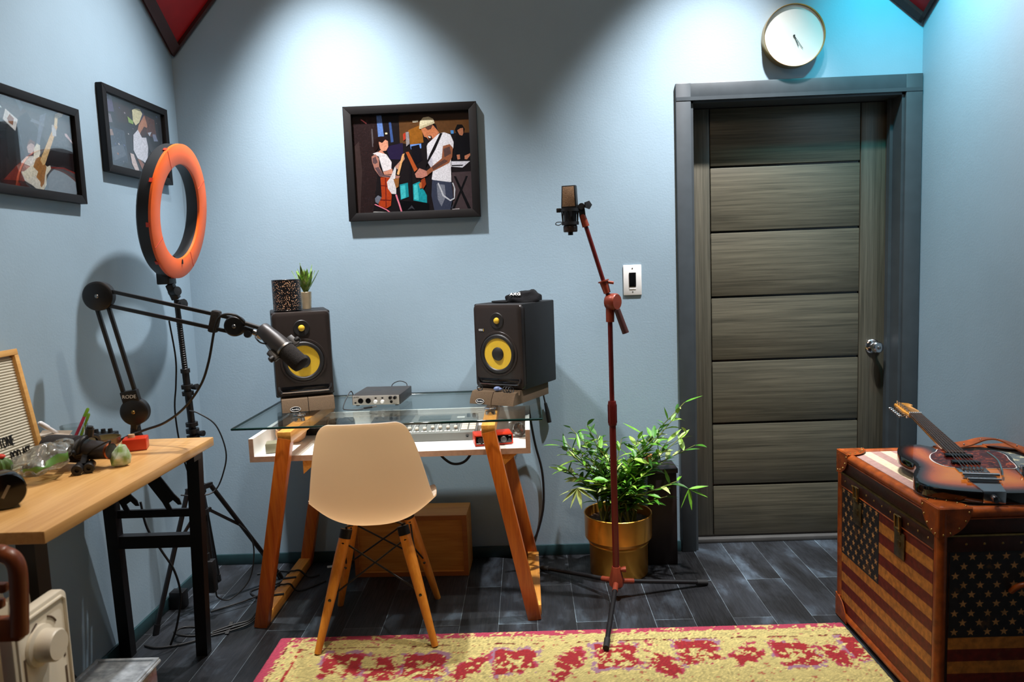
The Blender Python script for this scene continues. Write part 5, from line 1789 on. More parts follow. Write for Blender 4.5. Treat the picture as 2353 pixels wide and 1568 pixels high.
# ================================================================== rug
RX0, RX1, RY0, RY1 = -.985, 1.148, 1.05, 2.688
rug = tag(None, None) if False else None
fl = [(-.70, 2.475), (-.405, 2.455), (-.085, 2.47), (.275, 2.49), (.565, 2.50), (.90, 2.475), (1.16, 2.50)]
blot = [(-.55, 2.44, .07, .12, .3), (-.24, 2.43, .05, .12, -.5), (.10, 2.44, .05, .13, -.35), (.425, 2.45, .06, .14, .35), (.73, 2.47, .06, .13, -.8), (1.03, 2.45, .05, .12, .4)]
for k in range(1, 4):
    fl += [(x + (.15 if k % 2 else 0), 2.475 - .40 * k) for x, y in fl[:7]]
    blot += [(x + (.15 if k % 2 else 0), y - .40 * k, a, c, -d) for x, y, a, c, d in blot[:6]]


def rugcol(x, y):
    n1 = noise.fractal(V(x * 38, y * 38, 0), .6, 2.1, 4)
    n2 = noise.fractal(V(x * 9, y * 9, 5), .6, 2.1, 3)
    n3 = noise.noise(V(x * 160, y * 160, 2))
    wear = n1 * .9 + n2 * .35
    yel = V(198, 182, 116) * (1 + .10 * n1 + .30 * n3)
    pink = V(172, 58, 82) * (1 + .15 * n3)
    red = V(158, 34, 40) * (1 + .22 * n3)
    lil = V(160, 118, 138)
    ex, ey = x - RX0, RY1 - y
    c = yel
    jit = .008 * n2 + .004 * n1
    e = min(ex, ey)
    if e < .042 + jit:
        c = pink if (wear < .28 or e < .012 or ex < .035) else yel
    elif e < .085 and wear > .5:
        c = pink
    if abs(ex - .105 - jit * .6) < .006 and ey > .09 and wear < .35:
        c = red
    if abs(ey - .098 - jit) < .0035 and ex > .1 and wear < .12:
        c = V(110, 30, 26)
    if abs(ex - .05 - jit * .3) < .004 and ey > .03 and wear < .2:
        c = V(110, 30, 26)
    if e > .10:
        for fx, fy in fl:
            dx, dy = x - fx, (y - fy) * .95
            if abs(dx) > .14 or abs(dy) > .14:
                continue
            a = math.atan2(dy, dx)
            r = math.hypot(dx, dy) * (1 + .16 * math.cos(4 * a) + .05 * math.cos(7 * a)) + n2 * .012
            if r < .030:
                c = yel if wear > -.15 else red
            elif r < .076 and wear < .30 + .2 * math.sin(a):
                c = red
            elif r < .088 and wear < .1:
                c = pink if n2 > -.1 else lil
            elif r < .098 and wear < -.15:
                c = lil
        for bx, by, sa, sb, an in blot:
            dx, dy = x - bx, y - by
            if abs(dx) > .2 or abs(dy) > .2:
                continue
            ca, sn = math.cos(an), math.sin(an)
            px_, py_ = dx * ca + dy * sn, -dx * sn + dy * ca
            r = math.hypot(px_ / sa, py_ / sb) + n2 * .35 + n1 * .25
            if r < .62 and wear < .34:
                c = red
            elif r < .80 and wear < .0:
                c = pink
        if wear > .62:
            c = yel
        if c is yel and (n1 < -.62 or (n3 < -.5 and n2 < -.15)):
            c = V(176, 90, 70)
    return (max(0, c[0]), max(0, c[1]), max(0, c[2]))


def make_rug():
    xs = np.arange(RX0, RX1 + 1e-6, .0062)
    ys = list(np.arange(RY0, 2.28, .02)) + list(np.arange(2.28, RY1 + 1e-6, .0058))
    nx, ny = len(xs), len(ys)
    verts, cols = [], []
    for y in ys:
        for x in xs:
            edge = min(x - RX0, RX1 - x, RY1 - y, y - RY0)
            z = RUGZ * min(1, .55 + edge * 60) - .0016 + .0016 * noise.noise(V(x * 150, y * 150, 9))
            jx = .0022 * noise.noise(V(x * 60, y * 60, 3)) if edge < .004 else 0
            verts.append((x + jx, y + jx, z))
            cols.append((*lin(rugcol(float(x), float(y))), 1.0))
    faces = []
    for j in range(ny - 1):
        for i in range(nx - 1):
            a = j * nx + i
            faces.append((a, a + 1, a + 1 + nx, a + nx))
    # skirt to the floor
    border = [i for i in range(nx)] + [j * nx + nx - 1 for j in range(1, ny)] + [(ny - 1) * nx + i for i in range(nx - 2, -1, -1)] + [j * nx for j in range(ny - 2, 0, -1)]
    base = len(verts)
    for k in border:
        verts.append((verts[k][0], verts[k][1], .0004))
        cols.append(cols[k])
    nb = len(border)
    for k in range(nb):
        faces.append((border[k], base + k, base + (k + 1) % nb, border[(k + 1) % nb]))
    me = bpy.data.meshes.new('rug')
    me.from_pydata(verts, [], faces)
    at = me.color_attributes.new('Col', 'FLOAT_COLOR', 'POINT')
    at.data.foreach_set('color', np.array(cols, dtype=np.float32).ravel())
    me.polygons.foreach_set('use_smooth', [True] * len(me.polygons))
    me.materials.append(vcol('woven pile', .95, 420, .34, .7, bdist=.004))
    o = bpy.data.objects.new('rug', me)
    COL.objects.link(o)
    return o


rug = tag(make_rug(), 'distressed yellow and pink red patterned rug on the dark plank floor', 'rug')

# ================================================================== microphone stand
M_stand = plain('red brown lacquered tube', (88, 18, 14), .36, .1, var=.12, coat=.1)
M_stand2 = plain('orange brown casting', (132, 56, 36), .35, .2, var=.15)
mp = V(.333, 2.95, 0)
ms = thing('microphone_stand', 'tall red brown tripod microphone stand with tilted boom before the plant', 'microphone stand', mp)
one('pole', M_stand, lambda b: (b.cyl(mp + V(0, 0, .11), mp + V(0, 0, .74), .0135, n=20), b.cyl(mp + V(0, 0, .74), mp + V(0, 0, 1.20), .0098, n=18)), ms)
one('clutch', M_stand, lambda b: (b.lathe([(.0098, .0), (.0165, .0), (.0175, .008), (.0175, .085), (.0155, .10), (.0098, .10)], TR(mp + V(0, 0, .735)), 16), [b.bar(mp + V(.017 * math.cos(a), .017 * math.sin(a), .745), mp + V(.017 * math.cos(a), .017 * math.sin(a), .82), .003, .003) for a in [i * PI / 6 for i in range(12)]]), ms)
hub = one('hub', M_stand2, lambda b: (b.lathe([(0, .050), (.020, .050), (.030, .060), (.030, .085), (.022, .118), (.018, .140), (0, .140)], TR(mp), 8, sm=False),
        b.lathe([(0, 0), (.008, 0), (.012, .012), (.012, .022), (0, .022)], axis_frame(mp + V(.018, -.004, .128), (1, -.1, .1)), 9)), ms)
fts = [V(.242, 2.521, RUGZ + .0125), V(.728, 3.055, .0125), V(.03, 3.262, .0125)]
for ft in fts:
    h = (ft - mp)
    h.z = 0
    h.normalize()
    lo_ = one('leg', M_blackmetal, lambda b: b.cyl(mp + h * .024 + V(0, 0, .074), ft + V(0, 0, .0), .0095, n=14), ms)
    one('foot_cap', M_rubber, lambda b: b.cyl(ft - h * .045 + V(0, 0, .0065), ft + h * .004 - V(0, 0, .001), .0118, .0115, n=16), lo_)
    one('leg_socket', M_stand2, lambda b: b.cyl(mp + h * .020 + V(0, 0, .075), mp + h * .075 + V(0, 0, .066), .0115, n=14), lo_)
jt = mp + V(.008, -.004, 1.235)
one('boom_joint', M_stand2, lambda b: (b.lathe([(0, -.024), (.030, -.022), (.034, -.016), (.034, .016), (.030, .022), (0, .024)], axis_frame(jt + V(.004, 0, .0), (.75, -.66, 0)), 28), b.cyl(mp + V(0, 0, 1.155), mp + V(.002, 0, 1.225), .0165, .018, n=18)), ms)
one('joint_handle', plain('dark red brown rubber', (60, 28, 24), .5), lambda b: b.cyl(jt + V(.018, -.018, -.03), jt + V(.050, -.020, -.125), .0125, .0135, n=16), ms)
bdir = V(-.105, 0, .36).normalized()
b0 = jt + V(-.010, .0, .012)
btop = b0 + bdir * .345
one('boom_tube', M_stand, lambda b: b.cyl(b0, btop, .0085, n=16), ms)
one('boom_clutch', M_stand2, lambda b: (b.cyl(b0 + bdir * .025, b0 + bdir * .072, .014, .017, n=18), b.cyl(b0 + bdir * .072, b0 + bdir * .077, .022, n=18), b.cyl(b0 + bdir * .07 + V(.016, -.006, 0), b0 + bdir * .07 + V(.038, -.010, -.004), .006, n=10)), ms)
one('boom_tip', M_stand2, lambda b: b.cyl(btop - bdir * .045, btop + bdir * .004, .0145, .0125, n=16), ms)
swv = btop + V(-.004, 0, .035)
one('swivel_mount', M_black, lambda b: (b.bar(btop, swv, .024, .022, bev=.003), b.cyl(swv + V(0, .014, 0), swv + V(0, -.018, 0), .013, n=14)), ms)
one('thumbscrew', M_black, lambda b: b.lathe([(0, 0), (.009, 0), (.017, .004), (.017, .011), (0, .012)], axis_frame(swv + V(.022, -.008, .004), (.5, -1, .1)), 5, sm=False), ms)

mc = V(.186, 2.95, 1.51)
cmc = thing('condenser_microphone', 'large condenser microphone with tan mesh head held by a black shock mount', 'microphone', mc)


def headbox(b, w, d, z0, z1, top, bev):
    b.prism([(-w / 2, z0), (w / 2, z0), (w / 2 * top, z1), (-w / 2 * top, z1)], -d / 2, d / 2, M=frame(mc, V(.96, -.28, 0).normalized(), (0, 0, 1), V(.28, .96, 0).normalized() * -1), bev=bev)


one('head_frame', M_black, lambda b: headbox(b, .062, .040, .098, .186, .86, .004), cmc)
one('grille', plain('tan wire mesh', (142, 112, 84), .5, .3, var=.5, nscale=400, bmp=.7, bscale=500), lambda b: headbox(b, .052, .0425, .104, .182, .87, .003), cmc)
one('body', M_black, lambda b: (b.cyl(mc + V(0, 0, .008), mc + V(0, 0, .10), .025, n=28), b.cyl(mc + V(0, 0, -.006), mc + V(0, 0, .008), .010, n=18)), cmc)


def smt(b):
    for z, r in ((.092, .036), (.040, .031)):
        b.lathe([(r - .003, -.006), (r + .003, -.006), (r + .003, .006), (r - .003, .006)], TR(mc + V(0, 0, z)), 40, closed=True)
    for i in range(10):
        a = i / 10 * 2 * PI
        b.bar(mc + V(.033 * math.cos(a), .033 * math.sin(a), .090), mc + V(.030 * math.cos(a + .2), .030 * math.sin(a + .2), .040), .004, .004)
    b.box((mc.x - .044, mc.y, mc.z + .092), (.018, .02, .016), bev=.002)
    b.bar(mc + V(.034, 0, .094), swv + V(-.004, 0, -.006), .020, .016, up=(0, 1, 0), bev=.003)


sm_ = one('shock_mount', M_black, smt, cmc)
one('elastic_loop', M_cable, lambda b: b.tube([mc + V(-.030, -.004, .046), mc + V(-.052, -.008, .046), mc + V(-.058, -.008, .038), mc + V(-.046, -.008, .034), mc + V(-.031, -.006, .042)], .0018, n=6, sub=5), sm_)
one('base_ring', plain('dark bronze', (64, 52, 46), .35, .5), lambda b: b.lathe([(0, .006), (.026, .006), (.028, .010), (.028, .028), (.0255, .032), (0, .032)], TR(mc), 30), cmc)

# ================================================================== potted plant
pc = V(.378, 3.228, 0)
pot = thing('potted_plant', 'bushy green bamboo like plant in a brass pot behind the microphone stand', 'plant', pc)
M_pot = plain('polished brass', (232, 164, 66), .30, .8, var=.14, nscale=9)
one('pot', M_pot, lambda b: b.lathe([(0, .001), (.126, .001), (.129, .006), (.130, .135), (.135, .145), (.133, .150), (.137, .155), (.149, .170), (.150, .272), (.152, .276), (.149, .278), (.1465, .276), (.1465, .20), (0, .20)], TR(pc), 64), pot)
one('soil', plain('brown potting soil', (70, 52, 40), .95, var=.6, nscale=90, bmp=1, bscale=120), lambda b: b.grid(lambda u, v: pc + V(.146 * v * math.cos(u * 2 * PI), .146 * v * math.sin(u * 2 * PI), .232 + .012 * noise.noise(V(v * 9 * math.cos(u * 6.283), v * 9 * math.sin(u * 6.283), 1))), 40, 10, close_u=True), pot)
random.seed(21)
stems = []
tips = [(-.25, -.05, .60), (-.20, .03, .66), (-.13, -.06, .69), (-.26, -.10, .52), (-.17, -.12, .60), (-.08, .05, .62), (-.21, .06, .56), (-.05, -.08, .56), (.03, .04, .60), (-.12, -.14, .47),
        (.10, .0, .56), (.16, -.05, .62), (.22, .02, .66), (.27, -.02, .72), (.34, -.04, .58), (.20, .07, .58), (.26, .03, .52), (.25, -.10, .44), (.14, -.10, .50), (.30, -.05, .64), (-.18, -.02, .44), (.07, -.13, .42), (.31, .02, .76),
        (-.15, -.10, .52), (-.22, -.02, .60), (-.10, -.12, .62), (-.02, .02, .50), (.06, -.06, .50), (.18, -.08, .56), (.22, -.04, .60), (-.24, .02, .48), (.12, .06, .62), (-.06, -.10, .44), (.20, -.12, .38), (-.14, .04, .58)]
for tx, ty, tz in tips:
    a = math.atan2(ty, tx)
    base = pc + V(.075 * random.uniform(-1, 1), .06 * random.uniform(-1, 1), .225)
    tip = pc + V(tx, ty, tz)
    tip.y = min(tip.y, 3.385)
    midp = base.lerp(tip, .5) + V(-(tx) * .22, 0, .10 * (tz - .25))
    stems.append(smooth_path([base, base.lerp(midp, .6) + V(0, 0, .015), midp, tip + V(0, 0, .0)], 6))


def stemsf(b):
    for s in stems:
        n_ = len(s)
        b.tube(s, [.0042 * (1 - .65 * i / n_) for i in range(n_)], n=7)


one('stems', plain('bamboo stem', (120, 130, 62), .5, var=.3), stemsf, pot)
LEAFCOL = [(62, 122, 26), (88, 152, 36), (112, 172, 48), (44, 92, 22), (146, 188, 66), (190, 206, 120)]


def leaf(b, o, d, L, w_, droop, col):
    d = d.normalized()
    s = d.cross(V(0, 0, 1))
    if s.length < .1:
        s = V(1, 0, 0)
    s.normalize()
    s = (s + V(random.uniform(-.4, .4), random.uniform(-.4, .4), random.uniform(-.5, .5))).normalized()
    prev = None
    P = []
    for t, k in ((0, .12), (.18, .8), (.42, 1.0), (.7, .66), (.9, .25), (1.0, .02)):
        c = o + d * (L * t) - V(0, 0, droop * L * t * t)
        up = s.cross(d).normalized()
        P.append((c + s * (w_ * k), c - up * (w_ * k * .25), c - s * (w_ * k)))
    for i in range(len(P) - 1):
        a, c = P[i], P[i + 1]
        for m0, m1 in ((0, 1), (1, 2)):
            b.poly([a[m0], a[m1], c[m1], c[m0]], col=col, sm=True)


def leaves(b):
    b.color_layer()
    b.recalc = False
    for si, s in enumerate(stems):
        n_ = len(s)
        for k in range(26):
            t = .26 + .74 * (k / 25) ** .9
            i = min(n_ - 1, int(t * (n_ - 1)))
            p = s[i]
            dd = (s[i] - s[max(0, i - 2)]).normalized()
            a = k * 2.4 + si
            out = V(math.cos(a), math.sin(a) * .8, .15)
            d = (dd * random.uniform(.3, .9) + out * .8)
            L = random.uniform(.055, .100)
            q = p + d.normalized() * L
            if q.y > 3.41:
                d.y = -abs(d.y)
            c = random.choice(LEAFCOL[:5] if random.random() < .93 else LEAFCOL[5:])
            leaf(b, p, d, L, random.uniform(.0080, .0130), random.uniform(.05, .5), c)
    for o, dirs in ((pc + V(-.185, -.12, .43), [(-1, -.3, -.7), (-.5, -.3, -1.1), (.2, -.3, -1.1), (.9, -.2, -.6), (1, -.1, -.1), (-.9, -.2, -.2)]), (pc + V(.30, -.09, .40), [(1, -.1, .25), (.8, -.1, -.3), (.1, -.2, -1.1), (-.5, -.1, -1)])):
        for d in dirs:
            leaf(b, o, V(d), .085, .0105, .1, LEAFCOL[5] if o.x < pc.x else LEAFCOL[2])


one('foliage', vcol('bamboo leaf', .42, 60, .25), leaves, pot)

dbx = thing('tall_dark_box', 'tall dark brown box standing between the plant and the door frame', 'box', (.588, 3.35, 0))
M_dk = plain('very dark brown laminate', (26, 15, 15), .45, var=.15)
one('body', M_dk, lambda b: b.box2((.522, 3.282, .001), (.654, 3.424, .43), bev=.003), dbx)
one('top_board', M_dk, lambda b: b.box2((.516, 3.276, .43), (.660, 3.424, .452), bev=.003), dbx)
tag(one('wooden_block', M_ply, lambda b: b.box2((.520, 3.30, .453), (.555, 3.36, .505), bev=.002)), 'small tan wooden block on top of the tall dark box behind the leaves', 'block')

# switch, clock
sw = thing('light_switch', 'white wall plate with a dark rocker switch left of the door', 'switch', M=frame((.4955, YB, 1.3045), (1, 0, 0), (0, 0, 1), (0, -1, 0)))
one('plate', M_white, lambda b: b.box((0, 0, .0035), (.084, .140, .006), bev=.003), sw, True)
one('rocker', M_gloss, lambda b: b.box((0, .002, .0075), (.032, .066, .006), bev=.002), sw, True)
one('dimmer_slide', M_white, lambda b: b.box((0, -.0365, .007), (.030, .010, .003)), sw, True)
one('screw', M_steel, lambda b: (b.cyl((0, .054, .006), (0, .054, .0076), .003, n=12), b.cyl((0, -.054, .006), (0, -.054, .0076), .003, n=12)), sw, True)

ck = thing('wall_clock', 'round white wall clock in a thin gold case above the door', 'clock', M=frame((1.222, YB, 2.352), (1, 0, 0), (0, 0, 1), (0, -1, 0)))
M_gold = plain('pale gold', (196, 160, 96), .28, .9, var=.08)
CR = .1345
one('case', M_gold, lambda b: b.lathe([(0, .001), (CR - .006, .001), (CR - .002, .006), (CR, .052), (CR - .0015, .0535), (CR - .0025, .052), (CR - .003, .020), (0, .020)], n=72), ck, True)
one('dial', plain('white dial', (238, 236, 232), .6, var=.02), lambda b: b.lathe([(0, .0202), (CR - .0035, .0202), (CR - .0035, .040), (0, .040)], n=64), ck, True)
for nm, ang, L, w_ in (('hour_hand', 112, .050, .0022), ('minute_hand', 124, .068, .0016)):
    a = math.radians(90 - (158 if nm == 'hour_hand' else 146))
    one(nm, M_black, lambda b: b.bar((0, 0, .0435), (L * math.cos(a), L * math.sin(a), .0435), w_, .001, up=(0, 0, 1)), ck, True)
one('hub', M_black, lambda b: b.cyl((0, 0, .040), (0, 0, .045), .004, n=16), ck, True)
one('clock_glass', glass_mat('clock glass', (253, 254, 253), .4), lambda b: b.cyl((0, 0, .048), (0, 0, .0495), CR - .0035, n=64), ck, True)

# ================================================================== trunk
M_leath = plain('cognac leather', (150, 70, 18), .36, var=.45, nscale=26, bmp=.35, bscale=140, coat=.15)
M_dleath = plain('dark brown leather', (52, 24, 18), .38, var=.4, nscale=30, bmp=.25, bscale=160, coat=.1)
M_flag = vcol('printed leather flag', .55, 55, .45, .12, wear=(14, .60, (120, 84, 46), .5))
M_top = vcol('printed canvas flag', .6, 90, .2, .08)
T0, T1 = (1.163, 2.078, 0), (1.797, 2.768, .65)
LIDZ = .575
tk = thing('flag_trunk', 'leather bound trunk printed with a stars and stripes flag at the right wall', 'trunk', ((T0[0] + T1[0]) / 2, (T0[1] + T1[1]) / 2, 0))
e = .006
one('body', M_dleath, lambda b: b.box2((T0[0] + e, T0[1] + e, .012), (T1[0] - e, T1[1] - e, LIDZ - .004)), tk)
one('lid', M_dleath, lambda b: b.box2((T0[0] + e, T0[1] + e, LIDZ), (T1[0] - e, T1[1] - e, .647), bev=.004), tk)
RED, TAN, BLU, STAR = (112, 30, 14), (200, 128, 52), (36, 34, 38), (196, 146, 92)


def star(b, M, x, y, r, z, col, rot=0):
    P = []
    for i in range(10):
        a = rot + PI / 2 + i * PI / 5
        rr = r if i % 2 == 0 else r * .42
        P.append(M @ V(x + rr * math.cos(a), y + rr * math.sin(a), z))
    b.poly(P, col=col)


def flag(b, M, W, H, n, cant_w, cant_h, cant_right, red, tan, blu, sc_, sr, dx, dy):
    """flag print in the local xy plane, stripes along x, canton at the upper corner"""
    b.color_layer()
    b.recalc = False
    sh_ = H / n
    for i in range(n):
        y1, y0 = H - i * sh_, H - (i + 1) * sh_
        b.poly([M @ V(0, y0, 0), M @ V(W, y0, 0), M @ V(W, y1, 0), M @ V(0, y1, 0)], col=red if i % 2 == 0 else tan)
    x0, x1 = (W - cant_w, W) if cant_right else (0, cant_w)
    b.poly([M @ V(x0, H - cant_h, .0006), M @ V(x1, H - cant_h, .0006), M @ V(x1, H, .0006), M @ V(x0, H, .0006)], col=blu)
    j = 0
    y = H - dy * .6
    while y > H - cant_h + sr * .7:
        x = x0 + dx * (.35 if j % 2 == 0 else .85)
        while x < x1 - sr * .7:
            star(b, M, x, y, sr, .0010, sc_)
            x += dx
        y -= dy
        j += 1


# left face (towards -X): local x runs towards the camera (-Y)
one('flag_panel', M_flag, lambda b: flag(b, frame((T0[0] + e - .0012, T1[1] - .030, .040), (0, -1, 0), (0, 0, 1), (-1, 0, 0)), .625, .485, 13, .292, .262, False, RED, TAN, BLU, STAR, .0135, .043, .0285), tk)
# front face (towards the camera)
one('flag_panel', M_flag, lambda b: flag(b, frame((T0[0] + .035, T0[1] + e - .0012, .040), (1, 0, 0), (0, 0, 1), (0, -1, 0)), .565, .485, 13, .40, .262, False, RED, TAN, (34, 32, 36), STAR, .0125, .048, .0285), tk)
# top: stripes along Y, canton at the far right
one('flag_panel', M_top, lambda b: flag(b, frame((T0[0] + .030, T1[1] - .030, .6482), (0, -1, 0), (1, 0, 0), (0, 0, 1)), .63, .574, 15, .40, .27, False, (176, 140, 130), (222, 204, 170), (104, 112, 112), (196, 190, 160), .020, .06, .045), tk)


def edges(b):
    r = .017
    x0, y0, x1, y1 = T0[0] + .013, T0[1] + .013, T1[0] - .013, T1[1] - .013
    zt = .638
    for p, q in (((x0, y0), (x1, y0)), ((x1, y0), (x1, y1)), ((x1, y1), (x0, y1)), ((x0, y1), (x0, y0))):
        b.cyl((*p, zt), (*q, zt), r, n=14, caps=False)
        b.cyl((*p, .022), (*q, .022), r, n=14, caps=False)
    for p in ((x0, y0), (x1, y0), (x1, y1), (x0, y1)):
        b.cyl((*p, .02), (*p, zt), r, n=14)
        b.sphere((*p, zt), r, u=14, v=8)


one('leather_edging', M_leath, edges, tk)


def strap(b):
    b.box2((T0[0] + e - .004, T0[1] + .005, LIDZ - .052), (T0[0] + e, T1[1] - .005, LIDZ - .004), bev=.001)
    b.box2((T0[0] + .005, T0[1] + e - .004, LIDZ - .052), (T1[0] - .005, T0[1] + e, LIDZ - .004), bev=.001)
    b.box2((T0[0] + e - .003, T0[1] + .005, LIDZ + .002), (T0[0] + e, T1[1] - .005, .622), bev=.001)
    b.box2((T0[0] + .005, T0[1] + e - .003, LIDZ + .002), (T1[0] - .005, T0[1] + e, .622), bev=.001)


one('leather_band', M_dleath, strap, tk)
one('lid_seam', M_brass, lambda b: (b.bar((T0[0] + e - .004, T0[1] + .01, LIDZ - .002), (T0[0] + e - .004, T1[1] - .01, LIDZ - .002), .006, .006), b.bar((T0[0] + .01, T0[1] + e - .004, LIDZ - .002), (T1[0] - .01, T0[1] + e - .004, LIDZ - .002), .006, .005)), tk)
one('seam_piping', M_leath, lambda b: (b.tube([(T0[0] + e - .004, T0[1] + .03, .622), (T0[0] + e - .004, T1[1] - .03, .622)], .0025), b.tube([(T0[0] + e - .004, T0[1] + .03, LIDZ - .054), (T0[0] + e - .004, T1[1] - .03, LIDZ - .054)], .002), b.tube([(T0[0] + .03, T0[1] + e - .004, .622), (T1[0] - .03, T0[1] + e - .004, .622)], .0025)), tk)


def rounded_corner(b, p, sx, sy, top):
    z0, z1 = (.655, .570) if top else (.004, .085)
    s = -1 if top else 1
    k = .095
    # three leather tongues meeting on the corner
    cx, cy = p
    o = .0045
    for ax in (0, 1):
        P = []
        for i in range(12):
            a = i / 11 * PI / 2
            P.append((k * math.cos(a), k * math.sin(a)))
        P = [(0, 0)] + P
        if ax == 0:
            M = frame((cx - sx * o, cy - sy * .003, z0), (0, sy, 0), (0, 0, s), (sx, 0, 0))
        else:
            M = frame((cx - sx * .003, cy - sy * o, z0), (sx, 0, 0), (0, 0, s), (0, sy, 0))
        b.prism([(u, v * .92) for u, v in P], 0, .004, M=M, bev=.001, seg=1)
    if top:
        P = [(0, 0)] + [(k * math.cos(i / 11 * PI / 2), k * math.sin(i / 11 * PI / 2)) for i in range(12)]
        b.prism(P, 0, .003, M=frame((cx, cy, .6535), (sx, 0, 0), (0, sy, 0), (0, 0, 1)), bev=.001, seg=1)
    b.sphere((cx + sx * .014, cy + sy * .014, z0 - s * -.016 if False else (z0 + s * .016)), .0195, u=14, v=10)
    b.cyl((cx + sx * .013, cy + sy * .013, z0 + s * .016), (cx + sx * .013, cy + sy * .013, z0 + s * .085), .0185, n=14)


for cx_, cy_, sx, sy in ((T0[0], T0[1], 1, 1), (T0[0], T1[1], 1, -1), (T1[0], T0[1], -1, 1), (T1[0], T1[1], -1, -1)):
    for top in (True, False):
        cc = one('corner_cap', M_leath, lambda b: rounded_corner(b, (cx_, cy_), sx, sy, top), tk)
        if top and sx > 0:
            def rv(b):
                for a in (.15, .5, .85, 1.2, 1.45):
                    b.sphere((cx_ - .005, cy_ + sy * .083 * math.cos(a), .655 - .077 * math.sin(a)), .0032, u=10, v=6)
                    b.sphere((cx_ + .083 * math.cos(a), cy_ - sy * .005, .655 - .077 * math.sin(a)), .0032, u=10, v=6)
                    b.sphere((cx_ + .083 * math.cos(a), cy_ + sy * .083 * math.sin(a), .657), .0032, u=10, v=6)
            one('rivet', M_brass, rv, cc)


for i in range(11):
    one('rivet', M_brass, lambda b: b.sphere((T0[0] + e - .0042, T0[1] + .06 + i * (T1[1] - T0[1] - .12) / 10, LIDZ - .028), .0036, (.6, 1, 1), u=10, v=6), tk)
for i in range(10):
    one('rivet', M_brass, lambda b: b.sphere((T0[0] + .08 + i * .052, T0[1] + e - .0042, LIDZ - .028), .0036, (1, .6, 1), u=10, v=6), tk)
M_lock = plain('dark aged brass', (112, 96, 66), .38, .8, var=.35, nscale=50)
for y in (2.300, 2.600):
    M = frame((T0[0] + e - .004, y, .50), (0, -1, 0), (0, 0, 1), (-1, 0, 0))
    lk = one('latch', M_lock, lambda b: (b.box((0, -.038, .002), (.062, .085, .004), M=M, bev=.001), b.box((0, .028, .006), (.030, .060, .006), M=M, bev=.002), b.lathe([(0, .004), (.013, .004), (.013, .008), (.007, .009), (0, .009)], M @ TR((0, -.034, 0)), 24)), tk)
    one('hasp', M_brass, lambda b: (b.tube([M @ V(-.014, .018, .010), M @ V(-.014, .058, .012), M @ V(.014, .058, .012), M @ V(.014, .018, .010)], .003, n=8), b.box((0, .014, .010), (.034, .012, .008), M=M, bev=.003)), lk)
one('handle_ring', M_leath, lambda b: b.tube([(1.375, T0[1] + .004, .40), (1.385, T0[1] - .016, .425), (1.42, T0[1] - .026, .435), (1.50, T0[1] - .026, .435), (1.535, T0[1] - .016, .425), (1.545, T0[1] + .004, .40)], .008, n=10, sub=4), tk)

# ================================================================== guitar
u_ax = V(.21789, .97324, .07297).normalized()
v_ax = V(-.97584, .21847, 0).normalized()
n_ax = u_ax.cross(v_ax).normalized()
GM = frame(V(1.369, 2.269, .7045), u_ax, v_ax, n_ax)
gt = thing('electric_guitar', 'sunburst electric guitar with tortoiseshell pickguard lying on the flag trunk', 'guitar', M=GM)
half = [(.158, .035), (.20, .040), (.236, .052), (.258, .085), (.257, .118), (.240, .145), (.213, .160), (.175, .171), (.140, .172), (.105, .163), (.075, .153), (.05, .149), (.022, .153), (-.01, .167), (-.05, .181), (-.085, .186), (-.115, .180), (-.140, .160), (-.158, .125), (-.169, .080), (-.174, .035), (-.175, 0)]
right = [(.158, -.035), (.150, -.060), (.160, -.078), (.185, -.090), (.208, -.108), (.214, -.130), (.200, -.150), (.170, -.160), (.130, -.158), (.09, -.150), (.05, -.147), (.022, -.152), (-.01, -.166), (-.05, -.181), (-.085, -.186), (-.115, -.180), (-.140, -.160), (-.158, -.125), (-.169, -.080), (-.174, -.035)]
outl = smooth_path([V(x, y, 0) for x, y in half], 3) + smooth_path([V(x, y, 0) for x, y in right[::-1]], 3)
OUT = [(p.x, p.y) for p in outl]
OUT = [p for i, p in enumerate(OUT) if i == 0 or (abs(p[0] - OUT[i - 1][0]) + abs(p[1] - OUT[i - 1][1])) > .0008]


def mindist(x, y):
    d = 9
    n_ = len(OUT)
    for i in range(n_):
        ax, ay = OUT[i]
        bx, by = OUT[(i + 1) % n_]
        dx, dy = bx - ax, by - ay
        t = max(0, min(1, ((x - ax) * dx + (y - ay) * dy) / (dx * dx + dy * dy + 1e-12)))
        d = min(d, math.hypot(x - ax - dx * t, y - ay - dy * t))
    return d


def body(b):
    tbm = bmesh.new()
    th = .036
    b.prism(OUT, -th, -.001, bev=.004, seg=3, sm=True)


